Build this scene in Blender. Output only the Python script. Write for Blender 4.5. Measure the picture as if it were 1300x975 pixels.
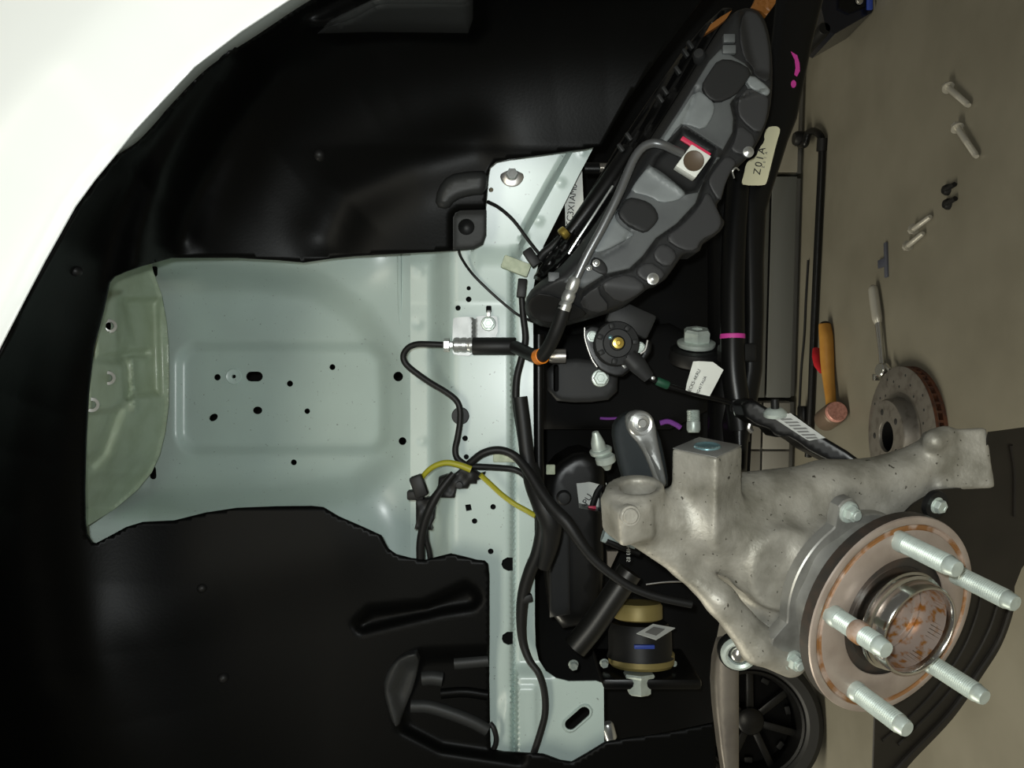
import bpy, bmesh, math, random
import numpy as np
from mathutils import Vector, Matrix
from mathutils.geometry import delaunay_2d_cdt

random.seed(7)
scene = bpy.context.scene
for o in list(bpy.data.objects):
    bpy.data.objects.remove(o)
C = scene.collection

# ------------------------------------------------------------------ camera
F = 1020.0          # focal length in pixels of the 1300 x 975 frame
H = 0.90            # camera height above the workshop floor
cam_d = bpy.data.cameras.new('camera')
cam_d.sensor_fit = 'HORIZONTAL'
cam_d.sensor_width = 36.0
cam_d.lens = F / 1300.0 * 36.0
cam_d.clip_start = 0.01
cam = bpy.data.objects.new('camera', cam_d)
C.objects.link(cam)
# the phone was held on its side: picture right is down, picture top is +X
cam.matrix_world = Matrix(((0, 1, 0, 0), (0, 0, -1, 0), (-1, 0, 0, H), (0, 0, 0, 1)))
scene.camera = cam

# ------------------------------------------------------------------ world, lamps, exposure
world = bpy.data.worlds.new('workshop_ambient')
scene.world = world
world.use_nodes = True
bgn = world.node_tree.nodes['Background']
bgn.inputs[0].default_value = (1.0, 0.99, 0.90, 1)
bgn.inputs[1].default_value = 0.10

flash_d = bpy.data.lights.new('phone_flash', 'POINT')
flash_d.energy = 10.6
flash_d.color = (0.95, 1.0, 0.985)
flash_d.shadow_soft_size = 0.006
flash = bpy.data.objects.new('phone_flash', flash_d)
flash.location = (0.016, -0.004, H + 0.014)
C.objects.link(flash)

room_d = bpy.data.lights.new('ceiling_and_fill_lamp', 'AREA')
room_d.shape = 'RECTANGLE'
room_d.size = 3.0
room_d.size_y = 1.0
room_d.energy = 75.0
room_d.color = (1.0, 0.95, 0.78)
room = bpy.data.objects.new('ceiling_and_fill_lamp', room_d)
room.location = (-0.8, -4.2, 2.9)
room.rotation_euler = (math.radians(62), 0, 0)
C.objects.link(room)

floor_fill_d = room_d.copy()
floor_fill_d.energy = 118.0
floor_fill = bpy.data.objects.new('ceiling_and_fill_lamp', floor_fill_d)  # unseen lamp added to light the floor
floor_fill.location = (-2.6, 1.2, 3.0)
floor_fill.rotation_euler = (math.radians(8), math.radians(-22), 0)
C.objects.link(floor_fill)

vs = scene.view_settings
vs.view_transform = 'Standard'
vs.look = 'None'
vs.exposure = 0.0
vs.gamma = 1.0
vs.use_curve_mapping = False

# ------------------------------------------------------------------ helpers
def W(u, v, d):
    """a point of the place: picture position and distance in front of the camera"""
    return Vector(((487.5 - v) / F * d, d, H + (650.0 - u) / F * d))

def WF(u, v, z=0.0):
    """point at height z above the floor"""
    d = F * (H - z) / (u - 650.0)
    return W(u, v, d)

def WP(u, v, p0, n):
    """point on the plane through p0 with normal n"""
    o = Vector((0, 0, H))
    r = W(u, v, 1.0) - o
    t = (p0 - o).dot(n) / r.dot(n)
    return o + r * t

ORG = {}
def thing(name, label, cat, loc, group=None):
    o = bpy.data.objects.new(name, None)
    o.empty_display_size = 0.02
    C.objects.link(o)
    o.location = loc
    ORG[o.name] = Vector(loc)
    o['label'] = label
    o['category'] = cat
    if group:
        o['group'] = group
    return o

def tag(o, label, cat, group=None):
    o['label'] = label
    o['category'] = cat
    if group:
        o['group'] = group
    return o

def mk(name, verts, faces, mat, parent=None, smooth=True, angle=38, origin=None):
    verts = [Vector(v) for v in verts]
    if parent is not None:
        org = ORG[parent.name]
    elif origin is not None:
        org = Vector(origin)
    else:
        zs = min(v.z for v in verts)
        cx = sum((v.x for v in verts)) / len(verts)
        cy = sum((v.y for v in verts)) / len(verts)
        org = Vector((cx, cy, zs))
    me = bpy.data.meshes.new(name)
    me.from_pydata([tuple(v - org) for v in verts], [], [tuple(f) for f in faces])
    me.validate()
    bm = bmesh.new()
    bm.from_mesh(me)
    bmesh.ops.recalc_face_normals(bm, faces=bm.faces)
    bm.to_mesh(me)
    bm.free()
    if smooth:
        me.shade_smooth()
        me.set_sharp_from_angle(angle=math.radians(angle))
    o = bpy.data.objects.new(name, me)
    C.objects.link(o)
    if parent is not None:
        o.parent = parent
    else:
        o.location = org
    ORG[o.name] = org
    if mat is not None:
        me.materials.append(mat)
    return o

class MB:
    """collects shapes that belong to one mesh"""
    def __init__(s):
        s.v = []
        s.f = []
    def add(s, vf):
        n = len(s.v)
        s.v += list(vf[0])
        s.f += [tuple(i + n for i in f) for f in vf[1]]
        return s
    def build(s, name, mat, parent=None, **k):
        return mk(name, s.v, s.f, mat, parent, **k)

def frame(n, ref=None):
    n = Vector(n).normalized()
    r = Vector(ref) if ref is not None else (Vector((0, 0, 1)) if abs(n.z) < .9 else Vector((1, 0, 0)))
    a = (r - n * r.dot(n)).normalized()
    b = n.cross(a)
    return a, b, n

def lathe(profile, org, axis, seg=32, ref=None, a0=0, a1=None):
    a, b, n = frame(axis, ref)
    org = Vector(org)
    V = []
    Fc = []
    idx = []
    full = a1 is None
    m = seg if full else seg + 1
    span = 2 * math.pi if full else a1 - a0
    for r, h in profile:
        if r < 1e-7 and full:
            idx.append([len(V)] * m)
            V.append(org + n * h)
        else:
            row = []
            for k in range(m):
                t = a0 + span * k / seg
                row.append(len(V))
                V.append(org + n * h + (a * math.cos(t) + b * math.sin(t)) * r)
            idx.append(row)
    for i in range(len(profile) - 1):
        for k in range(seg):
            k2 = (k + 1) % m
            q = [idx[i][k], idx[i][k2], idx[i + 1][k2], idx[i + 1][k]]
            q2 = []
            for x in q:
                if x not in q2:
                    q2.append(x)
            if len(q2) > 2:
                Fc.append(q2)
    return V, Fc

def catmull(pts, n=8):
    pts = [Vector(p) for p in pts]
    if len(pts) < 3:
        return [pts[0].lerp(pts[-1], i / n) for i in range(n + 1)]
    P = [pts[0] * 2 - pts[1]] + pts + [pts[-1] * 2 - pts[-2]]
    out = []
    for i in range(1, len(P) - 2):
        for k in range(n):
            t = k / n
            p0, p1, p2, p3 = P[i - 1], P[i], P[i + 1], P[i + 2]
            out.append(.5 * ((2 * p1) + (p2 - p0) * t + (2 * p0 - 5 * p1 + 4 * p2 - p3) * t * t + (3 * p1 - p0 - 3 * p2 + p3) * t ** 3))
    out.append(pts[-1])
    return out

def tube(pts, r, seg=12, n=6, flat=1.0, smooth=True, ref=None):
    rs = r if isinstance(r, (list, tuple)) else None
    P = catmull(pts, n) if smooth else [Vector(p) for p in pts]
    N = len(P)
    V = []
    Fc = []
    t = (P[1] - P[0]).normalized()
    a, b, _ = frame(t, ref)
    for i, p in enumerate(P):
        t = (P[min(i + 1, N - 1)] - P[max(i - 1, 0)]).normalized()
        a = (a - t * a.dot(t)).normalized()
        b = t.cross(a)
        if rs:
            x = i / (N - 1) * (len(rs) - 1)
            j = min(int(x), len(rs) - 2)
            rr = rs[j] + (rs[j + 1] - rs[j]) * (x - j)
        else:
            rr = r
        for k in range(seg):
            w = 2 * math.pi * k / seg
            V.append(p + (a * math.cos(w) + b * math.sin(w) * flat) * rr)
    for i in range(N - 1):
        for k in range(seg):
            k2 = (k + 1) % seg
            Fc.append((i * seg + k, i * seg + k2, (i + 1) * seg + k2, (i + 1) * seg + k))
    Fc.append(tuple(range(seg)))
    Fc.append(tuple((N - 1) * seg + k for k in range(seg)))
    return V, Fc

def box(c, ax, half, bev=0.0, seg=2):
    """oriented box: ax = three unit vectors, half = three half sizes"""
    bm = bmesh.new()
    bmesh.ops.create_cube(bm, size=2.0)
    for v in bm.verts:
        v.co = Vector((v.co.x * half[0], v.co.y * half[1], v.co.z * half[2]))
    if bev > 0:
        bmesh.ops.bevel(bm, geom=list(bm.edges), offset=bev, segments=seg, affect='EDGES', profile=.5)
    c = Vector(c)
    V = [c + Vector(ax[0]) * v.co.x + Vector(ax[1]) * v.co.y + Vector(ax[2]) * v.co.z for v in bm.verts]
    bm.verts.index_update()
    Fc = [tuple(v.index for v in f.verts) for f in bm.faces]
    bm.free()
    return V, Fc

def prism(poly, n, thick):
    """closed 3D polygon swept along n by thick"""
    P = [Vector(p) for p in poly]
    n = Vector(n).normalized() * thick
    k = len(P)
    V = P + [p + n for p in P]
    Fc = [tuple(range(k)), tuple(range(k, 2 * k))]
    for i in range(k):
        j = (i + 1) % k
        Fc.append((i, j, k + j, k + i))
    return V, Fc

def hexbolt(c, n, r, head, fl=1.55, flh=.25, shaft=0.0, sr=.62, ref=None, seg=24, dome=.0):
    """flange bolt: washer flange, chamfered hexagon head, optional shank behind; n points out of the head"""
    m = MB()
    R = r * fl
    fh = head * flh
    m.add(lathe([(0, 0), (R, 0), (R, fh * .5), (R * .93, fh), (r * .9, fh * 1.15), (0, fh * 1.15)], c, n, seg, ref))
    prof = [(r * .98, fh * .6), (r, head * .86), (r * .9, head), (r * .55, head), (r * .5, head * .94), (0, head * .94 + dome * r)]
    m.add(lathe(prof, c, n, 6, ref))
    if shaft:
        m.add(lathe([(0, -shaft), (r * sr * .85, -shaft), (r * sr, -shaft + r * .2), (r * sr, .0005), (0, .0005)], c, n, 16, ref))
    return m.v, m.f

def thread(r, h0, h1, pitch, depth):
    p = []
    h = h0
    while h < h1 - pitch:
        p += [(r - depth, h), (r, h + pitch * .5)]
        h += pitch
    return p

# ---- picture-plane polygons
def npoly(p):
    return np.array(p, float)

def inside(poly, x, y):
    poly = npoly(poly)
    r = np.zeros(x.shape, bool)
    n = len(poly)
    for i in range(n):
        x1, y1 = poly[i]
        x2, y2 = poly[(i + 1) % n]
        if y1 == y2:
            continue
        c = ((y1 > y) != (y2 > y)) & (x < (x2 - x1) * (y - y1) / (y2 - y1) + x1)
        r ^= c
    return r

def dseg(poly, x, y, closed=True):
    poly = npoly(poly)
    n = len(poly)
    best = np.full(x.shape, 1e18)
    for i in range(n if closed else n - 1):
        ax, ay = poly[i]
        bx, by = poly[(i + 1) % n]
        dx, dy = bx - ax, by - ay
        L = dx * dx + dy * dy + 1e-12
        t = np.clip(((x - ax) * dx + (y - ay) * dy) / L, 0, 1)
        best = np.minimum(best, (x - ax - t * dx) ** 2 + (y - ay - t * dy) ** 2)
    return np.sqrt(best)

def sdist(poly, x, y):
    """signed distance, positive inside"""
    d = dseg(poly, x, y)
    return np.where(inside(poly, x, y), d, -d)

def sstep(t):
    t = np.clip(t, 0, 1)
    return t * t * (3 - 2 * t)

def pad(poly, x, y, w):
    """0 outside, 1 inside the polygon, smooth flank of width w"""
    return sstep(sdist(poly, x, y) / w + .5)

def line(pl, x, y, w):
    return np.exp(-(dseg(pl, x, y, False) / w) ** 2)

def circ(u, v, r, n=12, rv=None, rot=0.0):
    rv = rv or r
    out = []
    for k in range(n):
        a = 2 * math.pi * k / n
        x, y = r * math.cos(a), rv * math.sin(a)
        out.append((u + x * math.cos(rot) - y * math.sin(rot), v + x * math.sin(rot) + y * math.cos(rot)))
    return out

def slot(u, v, L, r, rot=0.0, n=6):
    out = []
    for s in (1, -1):
        for k in range(n + 1):
            a = -math.pi / 2 + math.pi * k / n + (0 if s > 0 else math.pi)
            x, y = s * L + r * math.cos(a), r * math.sin(a)
            out.append((u + x * math.cos(rot) - y * math.sin(rot), v + x * math.sin(rot) + y * math.cos(rot)))
    return out

def rrect(u0, v0, u1, v1, r, n=5):
    out = []
    for cx, cy, a0 in ((u1 - r, v1 - r, 0), (u0 + r, v1 - r, 90), (u0 + r, v0 + r, 180), (u1 - r, v0 + r, 270)):
        for k in range(n + 1):
            a = math.radians(a0 + 90 * k / n)
            out.append((cx + r * math.cos(a), cy + r * math.sin(a)))
    return out

def smoothpoly(pts, it=2, keep=()):
    """corner cutting"""
    for _ in range(it):
        o = []
        n = len(pts)
        for i in range(n):
            a, b = pts[i], pts[(i + 1) % n]
            o.append((a[0] * .75 + b[0] * .25, a[1] * .75 + b[1] * .25))
            o.append((a[0] * .25 + b[0] * .75, a[1] * .25 + b[1] * .75))
        pts = o
    return pts

def resample(poly, step):
    out = []
    n = len(poly)
    for i in range(n):
        a = poly[i]
        b = poly[(i + 1) % n]
        L = math.hypot(b[0] - a[0], b[1] - a[1])
        k = max(1, int(math.ceil(L / step)))
        for j in range(k):
            t = j / k
            out.append((a[0] + (b[0] - a[0]) * t, a[1] + (b[1] - a[1]) * t))
    return out

def sheet(name, poly, D, mat, parent=None, holes=(), step=6, thick=.002, rnd=0.0, rad=8.0, angle=None, back=None):
    """pressed or moulded panel: outline, its own distance at every place, real thickness"""
    bp = resample(poly, step)
    hp = [resample(h, step) for h in holes]
    P = npoly(poly)
    x0, y0 = P.min(0)
    x1, y1 = P.max(0)
    gx, gy = np.meshgrid(np.arange(x0 + step * .5, x1, step), np.arange(y0 + step * .5, y1, step * .9))
    gx[1::2] += step * .5
    gx, gy = gx.ravel(), gy.ravel()
    ok = inside(bp, gx, gy) & (dseg(poly, gx, gy) > step * .55)
    for h in holes:
        ok &= ~inside(h, gx, gy) & (dseg(h, gx, gy) > step * .4)
    gx, gy = gx[ok], gy[ok]
    vs_ = [Vector(p) for p in bp]
    ed = [(i, (i + 1) % len(bp)) for i in range(len(bp))]
    for h in hp:
        n0 = len(vs_)
        vs_ += [Vector(p) for p in h]
        ed += [(n0 + i, n0 + (i + 1) % len(h)) for i in range(len(h))]
    if rnd:
        B = npoly(bp)
        tg = np.roll(B, -1, 0) - np.roll(B, 1, 0)
        nm = np.stack([-tg[:, 1], tg[:, 0]], 1)
        nm /= np.linalg.norm(nm, axis=1)[:, None] + 1e-9
        if not inside(bp, B[:, 0] + nm[:, 0] * .01, B[:, 1] + nm[:, 1] * .01).mean() > .5:
            nm = -nm
        far = dseg(poly, gx, gy) > rad * 1.0 + step * .35
        gx, gy = gx[far], gy[far]
        for fr_ in (.14, .42, 1.0):
            Q = B + nm * rad * fr_
            ok = inside(bp, Q[:, 0], Q[:, 1]) & (dseg(poly, Q[:, 0], Q[:, 1]) > rad * fr_ * .93)
            for h in holes:
                ok &= ~inside(h, Q[:, 0], Q[:, 1]) & (dseg(h, Q[:, 0], Q[:, 1]) > 1.0)
            vs_ += [Vector(q) for q in Q[ok]]
    vs_ += [Vector((a, b)) for a, b in zip(gx, gy)]
    ov, oe, of, _, _, _ = delaunay_2d_cdt(vs_, ed, [], 0, 1e-5)
    X = np.array([p.x for p in ov])
    Y = np.array([p.y for p in ov])
    T = np.array([f for f in of if len(f) == 3])
    cx, cy = X[T].mean(1), Y[T].mean(1)
    ok = inside(bp, cx, cy)
    for h in hp:
        ok &= ~inside(h, cx, cy)
    T = T[ok]
    dd = (D(X, Y) if callable(D) else float(D)) + np.zeros(X.shape)
    if rnd:
        t = dseg(poly, X, Y)
        q = 1 - np.clip(t / rad, 0, 1)
        dd = dd + rnd * (1 - np.sqrt(np.clip(1 - q * q, 0, 1)))
    fr = [W(a, b, c) for a, b, c in zip(X, Y, dd)]
    N = len(fr)
    bk = [p + Vector((0, thick, 0)) for p in fr] if back is None else [Vector((p.x, max(p.y + .001, back), p.z)) for p in fr]
    faces = []
    cnt = {}
    for a, b, c in T:
        a, b, c = int(a), int(b), int(c)
        # facing the camera side
        if (X[b] - X[a]) * (Y[c] - Y[a]) - (X[c] - X[a]) * (Y[b] - Y[a]) < 0:
            b, c = c, b
        faces.append((a, b, c))
        faces.append((a + N, c + N, b + N))
        for e in ((a, b), (b, c), (c, a)):
            cnt[e] = 1
    for (a, b) in list(cnt):
        if (b, a) not in cnt:
            faces.append((b, a, a + N, b + N))
    used = sorted({i for f in faces for i in f})
    mp = {k: i for i, k in enumerate(used)}
    allv = fr + bk
    return mk(name, [allv[i] for i in used], [tuple(mp[i] for i in f) for f in faces], mat, parent, angle=angle or (66 if rnd else 40))

def text_mesh(name, body, size, c, right, up, mat, parent, depth=.00015, space=1.0):
    cu = bpy.data.curves.new(name, 'FONT')
    cu.body = body
    cu.size = size
    cu.align_x = 'CENTER'
    cu.align_y = 'CENTER'
    cu.extrude = depth
    cu.space_character = space
    t = bpy.data.objects.new(name, cu)
    C.objects.link(t)
    dg = bpy.context.evaluated_depsgraph_get()
    me = t.evaluated_get(dg).to_mesh()
    right = Vector(right).normalized()
    up = Vector(up)
    up = (up - right * up.dot(right)).normalized()
    nn = right.cross(up)
    V = [Vector(c) + right * v.co.x + up * v.co.y + nn * v.co.z for v in me.vertices]
    Fc = [tuple(p.vertices) for p in me.polygons]
    t.evaluated_get(dg).to_mesh_clear()
    bpy.data.objects.remove(t)
    return mk(name, V, Fc, mat, parent, smooth=False)

def put(name, vf, mat, parent=None, **k):
    return mk(name, vf[0], vf[1], mat, parent, **k)

def clone(root, loc, rotz=0.0):
    r = root.copy()
    C.objects.link(r)
    r.location = loc
    r.rotation_euler = (0, 0, rotz)
    for ch in list(root.children):
        c2 = ch.copy()
        C.objects.link(c2)
        c2.parent = r
        for g in ch.children:
            g2 = g.copy()
            C.objects.link(g2)
            g2.parent = c2
    return r

# ------------------------------------------------------------------ materials
def mat(name, col, rough=.5, metal=0.0, coat=0.0, noise=None, bump=None, spec=.5, coatr=.15, speck=None):
    m = bpy.data.materials.new(name)
    m.use_nodes = True
    nt = m.node_tree
    b = nt.nodes['Principled BSDF']
    b.inputs['Base Color'].default_value = (*col, 1)
    b.inputs['Roughness'].default_value = rough
    b.inputs['Metallic'].default_value = metal
    b.inputs['Specular IOR Level'].default_value = spec
    b.inputs['Coat Weight'].default_value = coat
    b.inputs['Coat Roughness'].default_value = coatr
    tc = nt.nodes.new('ShaderNodeTexCoord')
    if noise:
        # (scale, second colour, lo, hi, detail)
        sc, c2, lo, hi = noise[:4]
        nz = nt.nodes.new('ShaderNodeTexNoise')
        nz.inputs['Scale'].default_value = sc
        nz.inputs['Detail'].default_value = noise[4] if len(noise) > 4 else 4
        rp = nt.nodes.new('ShaderNodeValToRGB')
        rp.color_ramp.elements[0].position = lo
        rp.color_ramp.elements[1].position = hi
        rp.color_ramp.elements[0].color = (*col, 1)
        rp.color_ramp.elements[1].color = (*c2, 1)
        nt.links.new(tc.outputs['Object'], nz.inputs['Vector'])
        nt.links.new(nz.outputs['Fac'], rp.inputs['Fac'])
        nt.links.new(rp.outputs['Color'], b.inputs['Base Color'])
    if speck:
        # (scale, colour, threshold): small dirt specks
        sc, c3, th = speck
        nz = nt.nodes.new('ShaderNodeTexNoise')
        nz.inputs['Scale'].default_value = sc
        nz.inputs['Detail'].default_value = 2
        rp = nt.nodes.new('ShaderNodeValToRGB')
        rp.color_ramp.elements[0].position = th
        rp.color_ramp.elements[1].position = th + .05
        mx = nt.nodes.new('ShaderNodeMix')
        mx.data_type = 'RGBA'
        mx.inputs[7].default_value = (*c3, 1)
        old = b.inputs['Base Color'].links[0].from_socket if b.inputs['Base Color'].is_linked else None
        if old:
            nt.links.new(old, mx.inputs[6])
        else:
            mx.inputs[6].default_value = (*col, 1)
        nt.links.new(tc.outputs['Object'], nz.inputs['Vector'])
        nt.links.new(nz.outputs['Fac'], rp.inputs['Fac'])
        nt.links.new(rp.outputs['Color'], mx.inputs[0])
        nt.links.new(mx.outputs[2], b.inputs['Base Color'])
    if bump:
        sc, st, dist = bump
        nz = nt.nodes.new('ShaderNodeTexNoise')
        nz.inputs['Scale'].default_value = sc
        nz.inputs['Detail'].default_value = 5
        bp = nt.nodes.new('ShaderNodeBump')
        bp.inputs['Strength'].default_value = st
        bp.inputs['Distance'].default_value = dist
        nt.links.new(tc.outputs['Object'], nz.inputs['Vector'])
        nt.links.new(nz.outputs['Fac'], bp.inputs['Height'])
        nt.links.new(bp.outputs['Normal'], b.inputs['Normal'])
    return m

M = dict(
    bearing=mat('bearing_flange_grey', (.36, .355, .33), .38, metal=.55, noise=(60, (.25, .245, .225), .4, .7)),
    bore=mat('rusty_bore_steel', (.40, .33, .29), .36, metal=.5, noise=(150, (.31, .13, .025), .50, .62)),
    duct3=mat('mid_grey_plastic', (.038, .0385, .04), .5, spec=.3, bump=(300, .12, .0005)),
    liner_lit=mat('lit_liner_plastic', (.020, .021, .021), .5, spec=.3, bump=(420, .12, .0005)),  # lighter liner tone, paints in flash light on the raised faces
    pipe=mat('grey_steel_pipe', (.17, .175, .18), .32, metal=.6),
    bracket=mat('bright_plated_bracket', (.36, .37, .365), .4, metal=.35, noise=(70, (.26, .27, .265), .4, .7)),
    duct_lit=mat('lit_grey_plastic', (.22, .24, .245), .45, noise=(45, (.17, .185, .19), .35, .7)),  # paler duct tone, flash glare put into the colour
    white=mat('white_paint', (.93, .95, .93), .35, coat=.2),
    lip=mat('grey_primer_lip', (.22, .24, .225), .5),
    liner=mat('black_liner_plastic', (.0018, .0019, .0018), .40, spec=.085, bump=(420, .12, .0005)),
    paint=mat('pale_green_grey_paint', (.475, .575, .54), .36, coat=.35, coatr=.28, noise=(14, (.44, .53, .50), .35, .7), bump=(150, .05, .001), speck=(330, (.22, .25, .24), .71)),
    cap_shade=mat('shaded_cap_paint', (.40, .47, .35), .38, noise=(40, (.33, .39, .27), .4, .75), coat=.2),  # darker, greener tone paints in the grazing light on the tower cap
    black=mat('black_coated_steel', (.004, .004, .004), .34, spec=.3),
    matt=mat('matt_black', (.004, .004, .004), .75, spec=.15),
    rubber=mat('black_rubber', (.008, .008, .008), .5, spec=.3),
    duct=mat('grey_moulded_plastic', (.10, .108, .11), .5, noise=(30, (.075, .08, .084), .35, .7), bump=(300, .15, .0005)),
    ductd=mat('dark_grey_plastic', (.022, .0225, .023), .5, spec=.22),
    cast=mat('cast_aluminium', (.39, .372, .325), .50, metal=.35, noise=(38, (.20, .19, .155), .38, .68, 10), bump=(240, .4, .0012), speck=(260, (.06, .054, .043), .69)),
    mach=mat('machined_aluminium', (.30, .30, .285), .42, metal=.5),
    alu=mat('bright_aluminium', (.56, .57, .56), .3, metal=.8),
    zinc=mat('zinc_plate', (.56, .63, .585), .4, metal=.35, noise=(120, (.44, .50, .46), .4, .75)),
    steel=mat('polished_steel', (.62, .60, .57), .16, metal=1.0),
    steelr=mat('brushed_steel', (.50, .48, .45), .34, metal=.9),
    flange=mat('hub_flange_steel', (.44, .365, .315), .42, metal=.35, noise=(38, (.34, .275, .23), .4, .7)),
    dark=mat('dark_rusty_steel', (.05, .044, .038), .5, metal=.4, noise=(70, (.09, .06, .045), .45, .75)),
    rust=mat('orange_rust', (.32, .11, .012), .8, noise=(130, (.12, .06, .03), .38, .66)),
    rustbeige=mat('rust_streaked_steel', (.26, .12, .04), .6, metal=.1, noise=(60, (.42, .32, .26), .46, .60)),
    shield=mat('brown_black_shield', (.011, .0095, .0075), .40, spec=.3, noise=(24, (.017, .014, .011), .35, .7)),
    strap=mat('grey_brown_forging', (.17, .15, .125), .42, metal=.4, noise=(35, (.12, .105, .09), .4, .7)),
    cream=mat('cream_label', (.66, .63, .43), .6),
    paper=mat('white_label', (.74, .76, .71), .6),
    greylab=mat('silver_grey_label', (.42, .43, .41), .5),
    ink=mat('black_ink', (.015, .015, .015), .6),
    inkg=mat('grey_ink', (.13, .13, .125), .6),
    pink=mat('magenta_marker', (.55, .04, .30), .6),
    red=mat('red_paint', (.62, .03, .09), .5),
    redt=mat('red_plastic', (.48, .012, .02), .4),
    violet=mat('violet_marker', (.22, .05, .34), .6),
    orange=mat('orange_band', (.78, .22, .012), .45),
    amber=mat('amber_lens', (.22, .085, .018), .35),
    yellow=mat('yellow_sleeve', (.34, .32, .018), .5),
    brass=mat('brass', (.55, .40, .09), .3, metal=.8),
    ochre=mat('dull_ochre_metal', (.25, .20, .07), .5, metal=.3),
    foam=mat('pale_foam', (.55, .60, .45), .8, noise=(160, (.40, .46, .33), .4, .7)),
    blue=mat('blue_paint', (.02, .05, .30), .5),
    bluebore=mat('blue_grey_bore', (.23, .40, .44), .25, metal=.6),
    green=mat('green_tape', (.008, .07, .035), .6),
    floor=mat('workshop_floor', (.205, .19, .148), .48, noise=(5, (.165, .152, .116), .38, .68, 6), bump=(60, .08, .002)),
    wall=mat('beige_wall', (.30, .28, .23), .6),
    cab=mat('grey_cabinet', (.15, .155, .145), .45),
    cabl=mat('light_grey_cabinet', (.27, .26, .235), .5),
    wood=mat('varnished_wood', (.50, .25, .045), .42, noise=(24, (.42, .19, .03), .35, .7)),
    copper=mat('copper_face', (.72, .36, .30), .4, metal=.35, noise=(150, (.50, .22, .18), .4, .7)),
    chrome=mat('chrome', (.66, .65, .62), .2, metal=.95),
    disc=mat('brake_disc_steel', (.20, .185, .165), .42, metal=.5, noise=(60, (.13, .115, .10), .5, .72)),
    discr=mat('rusty_disc_edge', (.13, .045, .02), .7, noise=(60, (.07, .03, .02), .4, .65)),
    boltg=mat('dull_grey_bolt', (.50, .48, .42), .36, metal=.45),
    tyre=mat('black_tyre', (.010, .010, .010), .6),
    device=mat('dark_blue_device', (.006, .007, .013), .25, coat=.3),
)
# brake light-coloured scratches on the cast part come from the noise only
# ================================================================== the workshop
def struct(o):
    o['kind'] = 'structure'
    return o
struct(put('floor', box((0, 1.3, -.02), ((1, 0, 0), (0, 1, 0), (0, 0, 1)), (4.0, 3.2, .02)), M['floor'], smooth=False))
ex = Vector((1, -.084, 0)).normalized()
ey = Vector((-.084, -1, 0)).normalized()          # out of the cabinets, towards the camera
ez = Vector((0, 0, 1))
def L(x, out, z):                                   # along the cabinet front, out of it, height
    return Vector((0, 2.535, 0)) + ex * x + ey * out + ez * z
struct(put('wall_back', box(L(0, -.95, 1.4), (ex, ey, ez), (4.0, .06, 1.4)), M['wall'], smooth=False))

def cabinet(x0, x1, h, doors, gap, m, label, rail):
    t = thing('storage_cabinet', label, 'cabinet', L((x0 + x1) / 2, -.22, 0))
    put('body', box(L((x0 + x1) / 2, -.225, h / 2 + .01), (ex, ey, ez), ((x1 - x0) / 2, .215, h / 2 - .01), .002), m, t)
    put('plinth', box(L((x0 + x1) / 2, -.222, .010), (ex, ey, ez), ((x1 - x0) / 2 - .004, .2, .010), .001), M['cabl'], t)
    w = (x1 - x0) / doors
    for k in range(doors):
        xa = x0 + w * k + .003
        xb = x0 + w * (k + 1) - .003
        put('door', box(L((xa + xb) / 2, 0.0, (.022 + gap) / 2), (ex, ey, ez), ((xb - xa) / 2, .010, (gap - .022) / 2), .0025), m, t)
        d = put('drawer', box(L((xa + xb) / 2, 0.0, (gap + .007 + rail) / 2), (ex, ey, ez), ((xb - xa) / 2, .010, (rail - gap - .007) / 2), .0025), m, t)
        put('handle', tube([L((xa + xb) / 2 - .05, .012, rail - .06), L((xa + xb) / 2 - .05, .03, rail - .06), L((xa + xb) / 2 + .05, .03, rail - .06), L((xa + xb) / 2 + .05, .012, rail - .06)], .005, 8, smooth=False), M['steelr'], d)
    return t
cabinet(.652, 2.2, .8, 2, .30, M['wall'], 'beige base cabinet behind the black frame bar with magenta mark', .62)
cabinet(-.045, .645, .8, 1, .098, M['cab'], 'dark grey metal cabinet behind the black pipe on the floor', .62)
cabinet(-1.6, -.055, .8, 10, .106, M['cabl'], 'light grey drawer cabinet showing under the barcoded arm', .62)

# black pipe along the foot of the cabinets
t = thing('bent_pipe', 'black bent pipe with elbow lying along the grey cabinet', 'pipe', WF(1036, 340, .0))
put('tube', tube([WF(1016, 184, .03), WF(1022, 183, .03), WF(1024, 176, .028), WF(1027, 168, .024), WF(1035, 167, .018), WF(1042, 174, .014), WF(1043.5, 190, .012), WF(1042, 230, .012), WF(1039, 290, .012), WF(1034, 400, .012), WF(1029, 525, .012), WF(1026, 580, .012)], .0105, 12), M['black'], t)
put('sleeve', tube([WF(1044, 176, .012), WF(1043, 192, .012)], .0145, 14), M['rubber'], t)
put('joint', lathe([(0, -.02), (.018, -.02), (.022, -.012), (.022, .012), (.017, .02), (0, .02)], WF(1016, 176, .032), (0, 0, 1), 16), M['rubber'], t)
put('coupling', lathe([(0, -.03), (.016, -.03), (.018, -.024), (.018, .024), (.016, .03), (0, .03)], WF(1020, 528, .016), WF(1020, 520, .016) - WF(1020, 534, .016), 16), M['black'], t)
tag(put('floor_cable', tube([WF(1026, 330, .004), WF(1023, 380, .004), WF(1021, 425, .004), WF(1017, 470, .004), WF(1014, 530, .004)], .0035, 8), M['rubber']),
    'thin dark cable on the floor between cabinet and black pipe', 'cable')

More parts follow.
